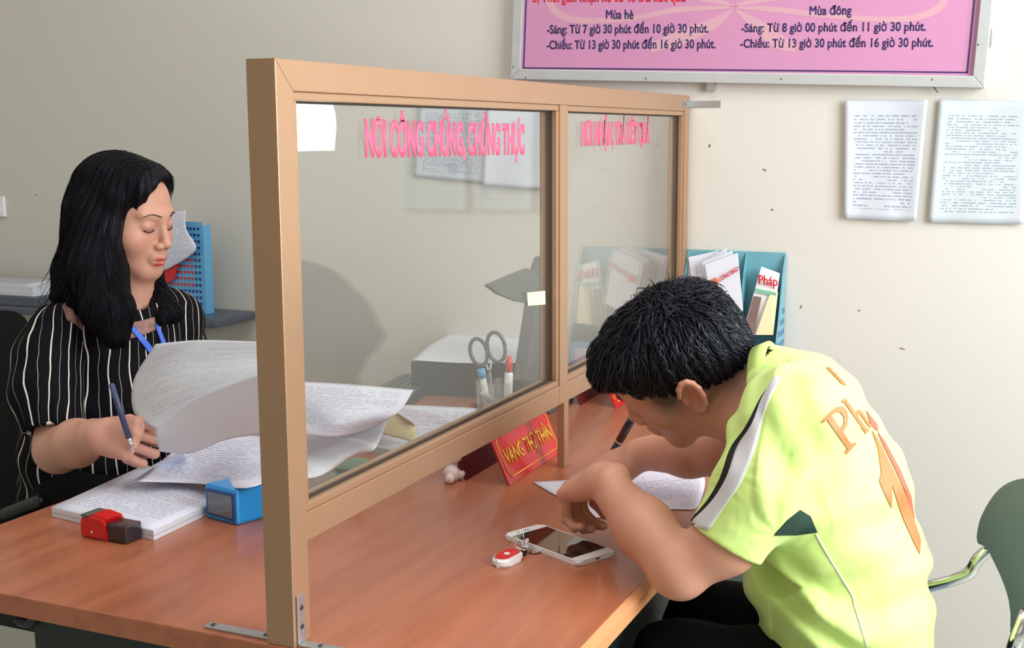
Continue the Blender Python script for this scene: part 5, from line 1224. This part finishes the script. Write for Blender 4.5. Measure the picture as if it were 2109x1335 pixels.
tl_ = ovs-chest; a_ = np.arctan2(tl_@TA, tl_@TF); rise = np.clip((ovs[:, 2]-(chest[2]+.01))/.08, 0, 1)
setf(blo.data, (a_*.135)*(1-rise)/.019+rise*((tl_@TA)/.019)+20+.6*np.clip((chest[2]-ovs[:, 2]), 0, .3)*a_*4, 'stripe')
def puff(SA_, pts, rad, name, cutp, cutd, lo_, hi_):
    pr_ = [U(seg(pts[i], pts[i+1], rad[i], rad[i+1]), .02 if i else 0) for i in range(len(pts)-1)]
    pr_ += [C(halfball(cutp, cutd, .11), .002), C(seg(cutp+cutd*.03, cutp-cutd*.04, .046, .046), .002)]
    ax_ = nrm(pts[-1]-pts[0]); u1 = nrm(np.cross(ax_, (0, 1, 0))); v1 = np.cross(ax_, u1)
    def dd(P):
        q = P-pts[0]; a = np.arctan2(q@u1, q@v1); t = np.clip((q@ax_)/np.linalg.norm(pts[-1]-pts[0]), 0, 1); return .0030*np.sin(a*13)*(np.clip(1-t/.3, 0, 1)+np.clip((t-.55)/.35, 0, 1))
    o, vs_, q_, F_ = sdf_obj(name, pr_, lo_, hi_, .0028, M['stripe'], wom, dd)
    q = vs_-pts[0]; a = np.arctan2(q@u1, q@v1); setf(o.data, a*.062/.019+30, 'stripe'); return o, vs_, q_
cutN = PY(.505, 114, 887); dNs = nrm(EN-SN)
slN, sv, sq = puff(SN, [PY(.595, 122, 685), PY(.565, 100, 745), PY(.53, 95, 810), PY(.51, 108, 862), PY(.50, 116, 905)], [.058, .066, .066, .052, .049], 'sleeve', cutN, dNs, (-1.06, .36, .70), (-.74, .70, 1.12))
slF, sv2, sq2 = puff(SF, [PY(.86, 362, 650), PY(.86, 372, 720), PY(.85, 380, 800), PY(.84, 385, 840)], [.050, .054, .056, .048], 'sleeve', PY(.84, 388, 835), nrm(EF-SF), (-.98, .70, .72), (-.68, 1.0, 1.12))
# cuff bands
for c_, d_, R_ in ((cutN, dNs, .0485),):
    e1 = nrm(np.cross(d_, (0, 1, 0))); e2 = np.cross(d_, e1)
    tube('cuff', [c_+d_*-.002+(e1*math.cos(a)+e2*math.sin(a))*R_ for a in np.linspace(0, 6.2832, 41)], .0042, M['stripe'], slN, 8)
vall = np.concatenate([ovs, sv]); qall = np.concatenate([oq, sq+len(ovs)]); bvw = bvh(vall, qall)
patch('lace_insert', bvw, [[(128, 630), (150, 622), (166, 655)], [(138, 660), (155, 668), (170, 682)]], M['lace'], blo, .0014, 5)
patch('lace_insert', bvw, [[(248, 668), (285, 662), (322, 652)], [(250, 702), (290, 692), (320, 680)]], M['lace'], blo, .0016, 5)
ln_ = thing('lanyard', cast(bvw, 280, 690, .004)[0], 'bright blue lanyard strap hanging over the pinstriped blouse', 'lanyard')
patch('strap', bvw, [[(250, 660), (275, 688), (302, 722), (335, 765)], [(259, 657), (284, 682), (312, 715), (345, 760)]], M['strap'], ln_, .004, 5); patch('strap', bvw, [[(318, 668), (326, 692), (340, 730)], [(325, 666), (334, 690), (350, 728)]], M['strap'], ln_, .004, 5)
# --- hair
def BL(px, py, off): return np.array(cast(bvw, px, py, off)[0])
hc = [U(ell((0, -.018, .046), (.083, .102, .086)), 0), U(ell((0, .040, .072), (.070, .052, .048)), .02), U(ell((0, -.05, -.03), (.080, .066, .085)), .03),
      C(ell((-.006, .150, -.030), (.098, .098, .098)), .012), C(ell((-.012, .112, .044), (.062, .058, .044)), .02), C(ell((-.030, .118, .068), (.052, .062, .040)), .02)]
hw = [U(group(hc, WO, RW, WS), 0)]
hw += [U(seg(wpt(.070, .028, .052), wpt(.080, .020, -.01), .018, .022), .02), U(seg(wpt(.080, .018, -.01), wpt(.074, .008, -.10), .022, .026), .02), U(seg(wpt(.074, .006, -.10), PY(.60, 240, 640), .026, .030), .03),
       U(seg(PY(.60, 240, 640), PY(.585, 243, 690), .028, .014), .02),
       U(seg(wpt(.055, -.03, .0), PY(.63, 200, 560), .055, .050), .03), U(seg(PY(.63, 200, 560), PY(.60, 215, 640), .050, .040), .03), U(seg(PY(.60, 215, 640), PY(.585, 236, 696), .036, .016), .03),
       U(seg(wpt(0, -.07, 0), PY(.72, 165, 560), .062, .045), .03), U(seg(PY(.70, 165, 560), PY(.62, 165, 630), .045, .024), .03), U(seg(PY(.69, 150, 560), PY(.63, 120, 612), .032, .014), .03),
       U(seg(wpt(-.078, .0, -.02), wpt(-.074, .010, -.10), .018, .022), .03), U(seg(wpt(-.074, .01, -.10), BL(328, 610, .012), .022, .026), .03), U(seg(BL(328, 612, .012), BL(350, 648, .010), .028, .020), .02), U(seg(BL(310, 600, .012), BL(330, 660, .006), .024, .010), .02)]
def wdisp(P):
    q = (P-WO)@RW; a = np.arctan2(q[:, 0]+.01, q[:, 1]+.02); return -.0010*np.sin(a*38+P[:, 2]*12)-.0006*np.sin(a*71+P[:, 2]*30)
whair, xvs, xq, xF = sdf_obj('hair', hw, (-1.12, .48, .92), (-.70, .95, 1.38), .0028, M['hair_w'], wom, wdisp)
idx = rng.choice(len(xvs), 6000, replace=False); P0 = xvs[idx]; q = (P0-WO)@RW; idx = idx[~((q[:, 1] > .035) & (q[:, 2] < .115) & (q[:, 2] > -.03) & (np.abs(q[:, 0]) < .086))]; P0 = xvs[idx]; N0 = grad(xF, P0); q = (P0-WO)@RW
part_ = np.stack([np.sign(q[:, 0]+.012)*.5, -.35*np.ones(len(q)), -np.ones(len(q))*.35], 1)@RW.T; below = np.clip((.04-q[:, 2])/.06, 0, 1)[:, None]
fr_ = np.clip((q[:, 1]-.03)/.03, 0, 1)[:, None]*(1-below); side_ = np.stack([np.sign(q[:, 0]+.012), -.5*np.ones(len(q)), -.3*np.ones(len(q))], 1)@RW.T; part_ = part_*(1-fr_)+side_*fr_
D0 = part_*(1-below)+np.array((0, 0, -1.))*below+rng.normal(0, .05, P0.shape); D0 /= np.linalg.norm(D0, axis=1)[:, None]
tufts('hair_strands', P0, D0, N0, rng.uniform(.06, .13, len(P0)), rng.uniform(.0004, .0009, len(P0)), M['hair_w'], whair, 9, xF, lift=rng.uniform(.0005, .0035, len(P0)), bend=lambda P, D, t: np.array((0, 0, -.35))[None, :])
for k in range(26):   # loose strands at the back
    a = (rng.uniform(132, 150), rng.uniform(470, 540)); e = (rng.uniform(78, 130), rng.uniform(585, 640)); y_ = rng.uniform(.66, .74)
    tube('loose_strand', smoothpath([PY(y_, *a), PY(y_, (a[0]+e[0])/2+rng.uniform(-4, 12), (a[1]+e[1])/2), PY(y_, *e), PY(y_, e[0]-rng.uniform(-3, 5), e[1]+12)], 6), list(np.linspace(.0008, .0003, 19)), M['hair_w'], whair, 4)
# --- trousers and her chair
lg = []
for yy in (.56, .76):
    lg += [U(seg((-.90, yy, .60), (-.52, yy-.02, .58), .088, .07), .02), U(seg((-.52, yy-.02, .58), (-.50, yy-.02, .10), .065, .045), .02)]
lg += [U(eseg(np.array((-.92, .67, .66)), np.array((-.92, .67, .58)), .12, .125, (0, 1, 0), 1.35), .04)]
sdf_obj('trousers', lg, (-1.12, .42, .05), (-.40, .92, .80), .007, M['trouser'], wom)
for yy in (.53, .75):
    bm = bmesh.new(); bmesh.ops.create_uvsphere(bm, u_segments=20, v_segments=12, radius=1, matrix=Matrix.Translation((-.46, yy, .045)) @ Matrix.Diagonal((.12, .045, .045, 1))); link('shoe', fin(bm, 'shoe'), M['black'], wom, True)
cb_ = thing('office_chair', (-1.0, .68, 0), 'black upholstered office chair behind the seated long-haired person at the left edge', 'chair')
M['chairblk'] = mat('black_upholstery', srgb(16, 16, 19), .8, bump=.2, bscale=200)
ol = smoothpath([(-150, 700, 0), (-110, 655, 0), (0, 640, 0), (45, 648, 0), (66, 690, 0), (72, 800, 0), (80, 950, 0), (85, 1070, 0), (60, 1105, 0), (-60, 1110, 0), (-140, 1080, 0), (-160, 900, 0), (-150, 700, 0)], 4)[:-1]
bkp = PY(.78, 30, 850); bkn = nrm(TF+np.array((0, 0, .06)))
def CBP(px, py):
    d = ray(px, py); return CP+d*(((bkp-CP)@bkn)/(d@bkn))
prism('backrest', [CBP(p[0], p[1]) for p in ol], -bkn*.06, M['chairblk'], cb_, .02)
bm = bmesh.new(); bm_box(bm, (-1.20, .45, .44), (-.76, .92, .51)); bevel(bm, .025, 4); link('seat', fin(bm, 'seat'), M['chairblk'], cb_)
tube('post', [(-.98, .68, .08), (-.98, .68, .45)], .025, M['black'], cb_, 14)
for k in range(5):
    a = k*1.2566+.3; e = (-.98+.28*math.cos(a), .68+.28*math.sin(a), .055); tube('base_arm', [(-.98, .68, .10), e], [.022, .014], M['black'], cb_, 8)
    bm = bmesh.new(); bmesh.ops.create_cone(bm, cap_ends=True, segments=16, radius1=.025, radius2=.025, depth=.03, matrix=Matrix.Translation((e[0], e[1], .0255)) @ Matrix.Rotation(math.pi/2, 4, 'X')); link('caster', fin(bm, 'caster'), M['black'], cb_)
tube('armrest', smoothpath([PY(.50, 10, 1060), PY(.50, 60, 1040), PY(.50, 88, 1030)], 4), .014, M['black'], cb_, 10)
# --- pen in her hand and the sheets she is turning
pe0, pe1 = PY(.413, 229, 790), PY(.402, 276, 934); dp_ = pe1-pe0
pn2 = thing('ballpoint_pen', pe1, 'slate blue pen with a silver tip in the hand of the long-haired person', 'pen')
tube('barrel', [pe0, pe0+dp_*.03, pe0+dp_*.78], [.0035, .0052, .0052], M['slate'], pn2, 14); tube('tip', [pe0+dp_*.78, pe0+dp_*.86, pe1], [.0046, .0036, .0007], M['chrome'], pn2, 12)
tube('clip', [pe0+dp_*.04-CF*.006, pe0+dp_*.30-CF*.006], .0011, M['slate'], pn2, 6)
def yg(rows, ys): return [[PY(y_, *p) for p, y_ in zip(r, yy)] for r, yy in zip(rows, ys)]
o = sheet('raised_page', yg([[(320, 884), (385, 852), (465, 822), (562, 792)], [(276, 850), (352, 802), (450, 780), (566, 760)], [(276, 782), (352, 752), (450, 742), (570, 733)], [(320, 709), (400, 701), (480, 702), (573, 706)]], [[.42, .42, .41, .40], [.45, .44, .43, .42], [.46, .46, .45, .44], [.45, .47, .46, .45]]), M['print_d'], None, .0004, 7)
tag(o, 'large white page lifted up in a curve beside the hand with the pen', 'paper')
o = sheet('raised_page', yg([[(328, 930), (392, 934), (470, 905), (566, 892)], [(323, 906), (392, 880), (470, 852), (568, 830)], [(320, 884), (396, 824), (470, 792), (572, 757)]], [[.42, .41, .40, .39], [.405, .40, .39, .38], [.41, .395, .385, .37]]), M['paper'], None, .0004, 7)
tag(o, 'second white page held in front of the raised one, its tip pinched by the fingers', 'paper')
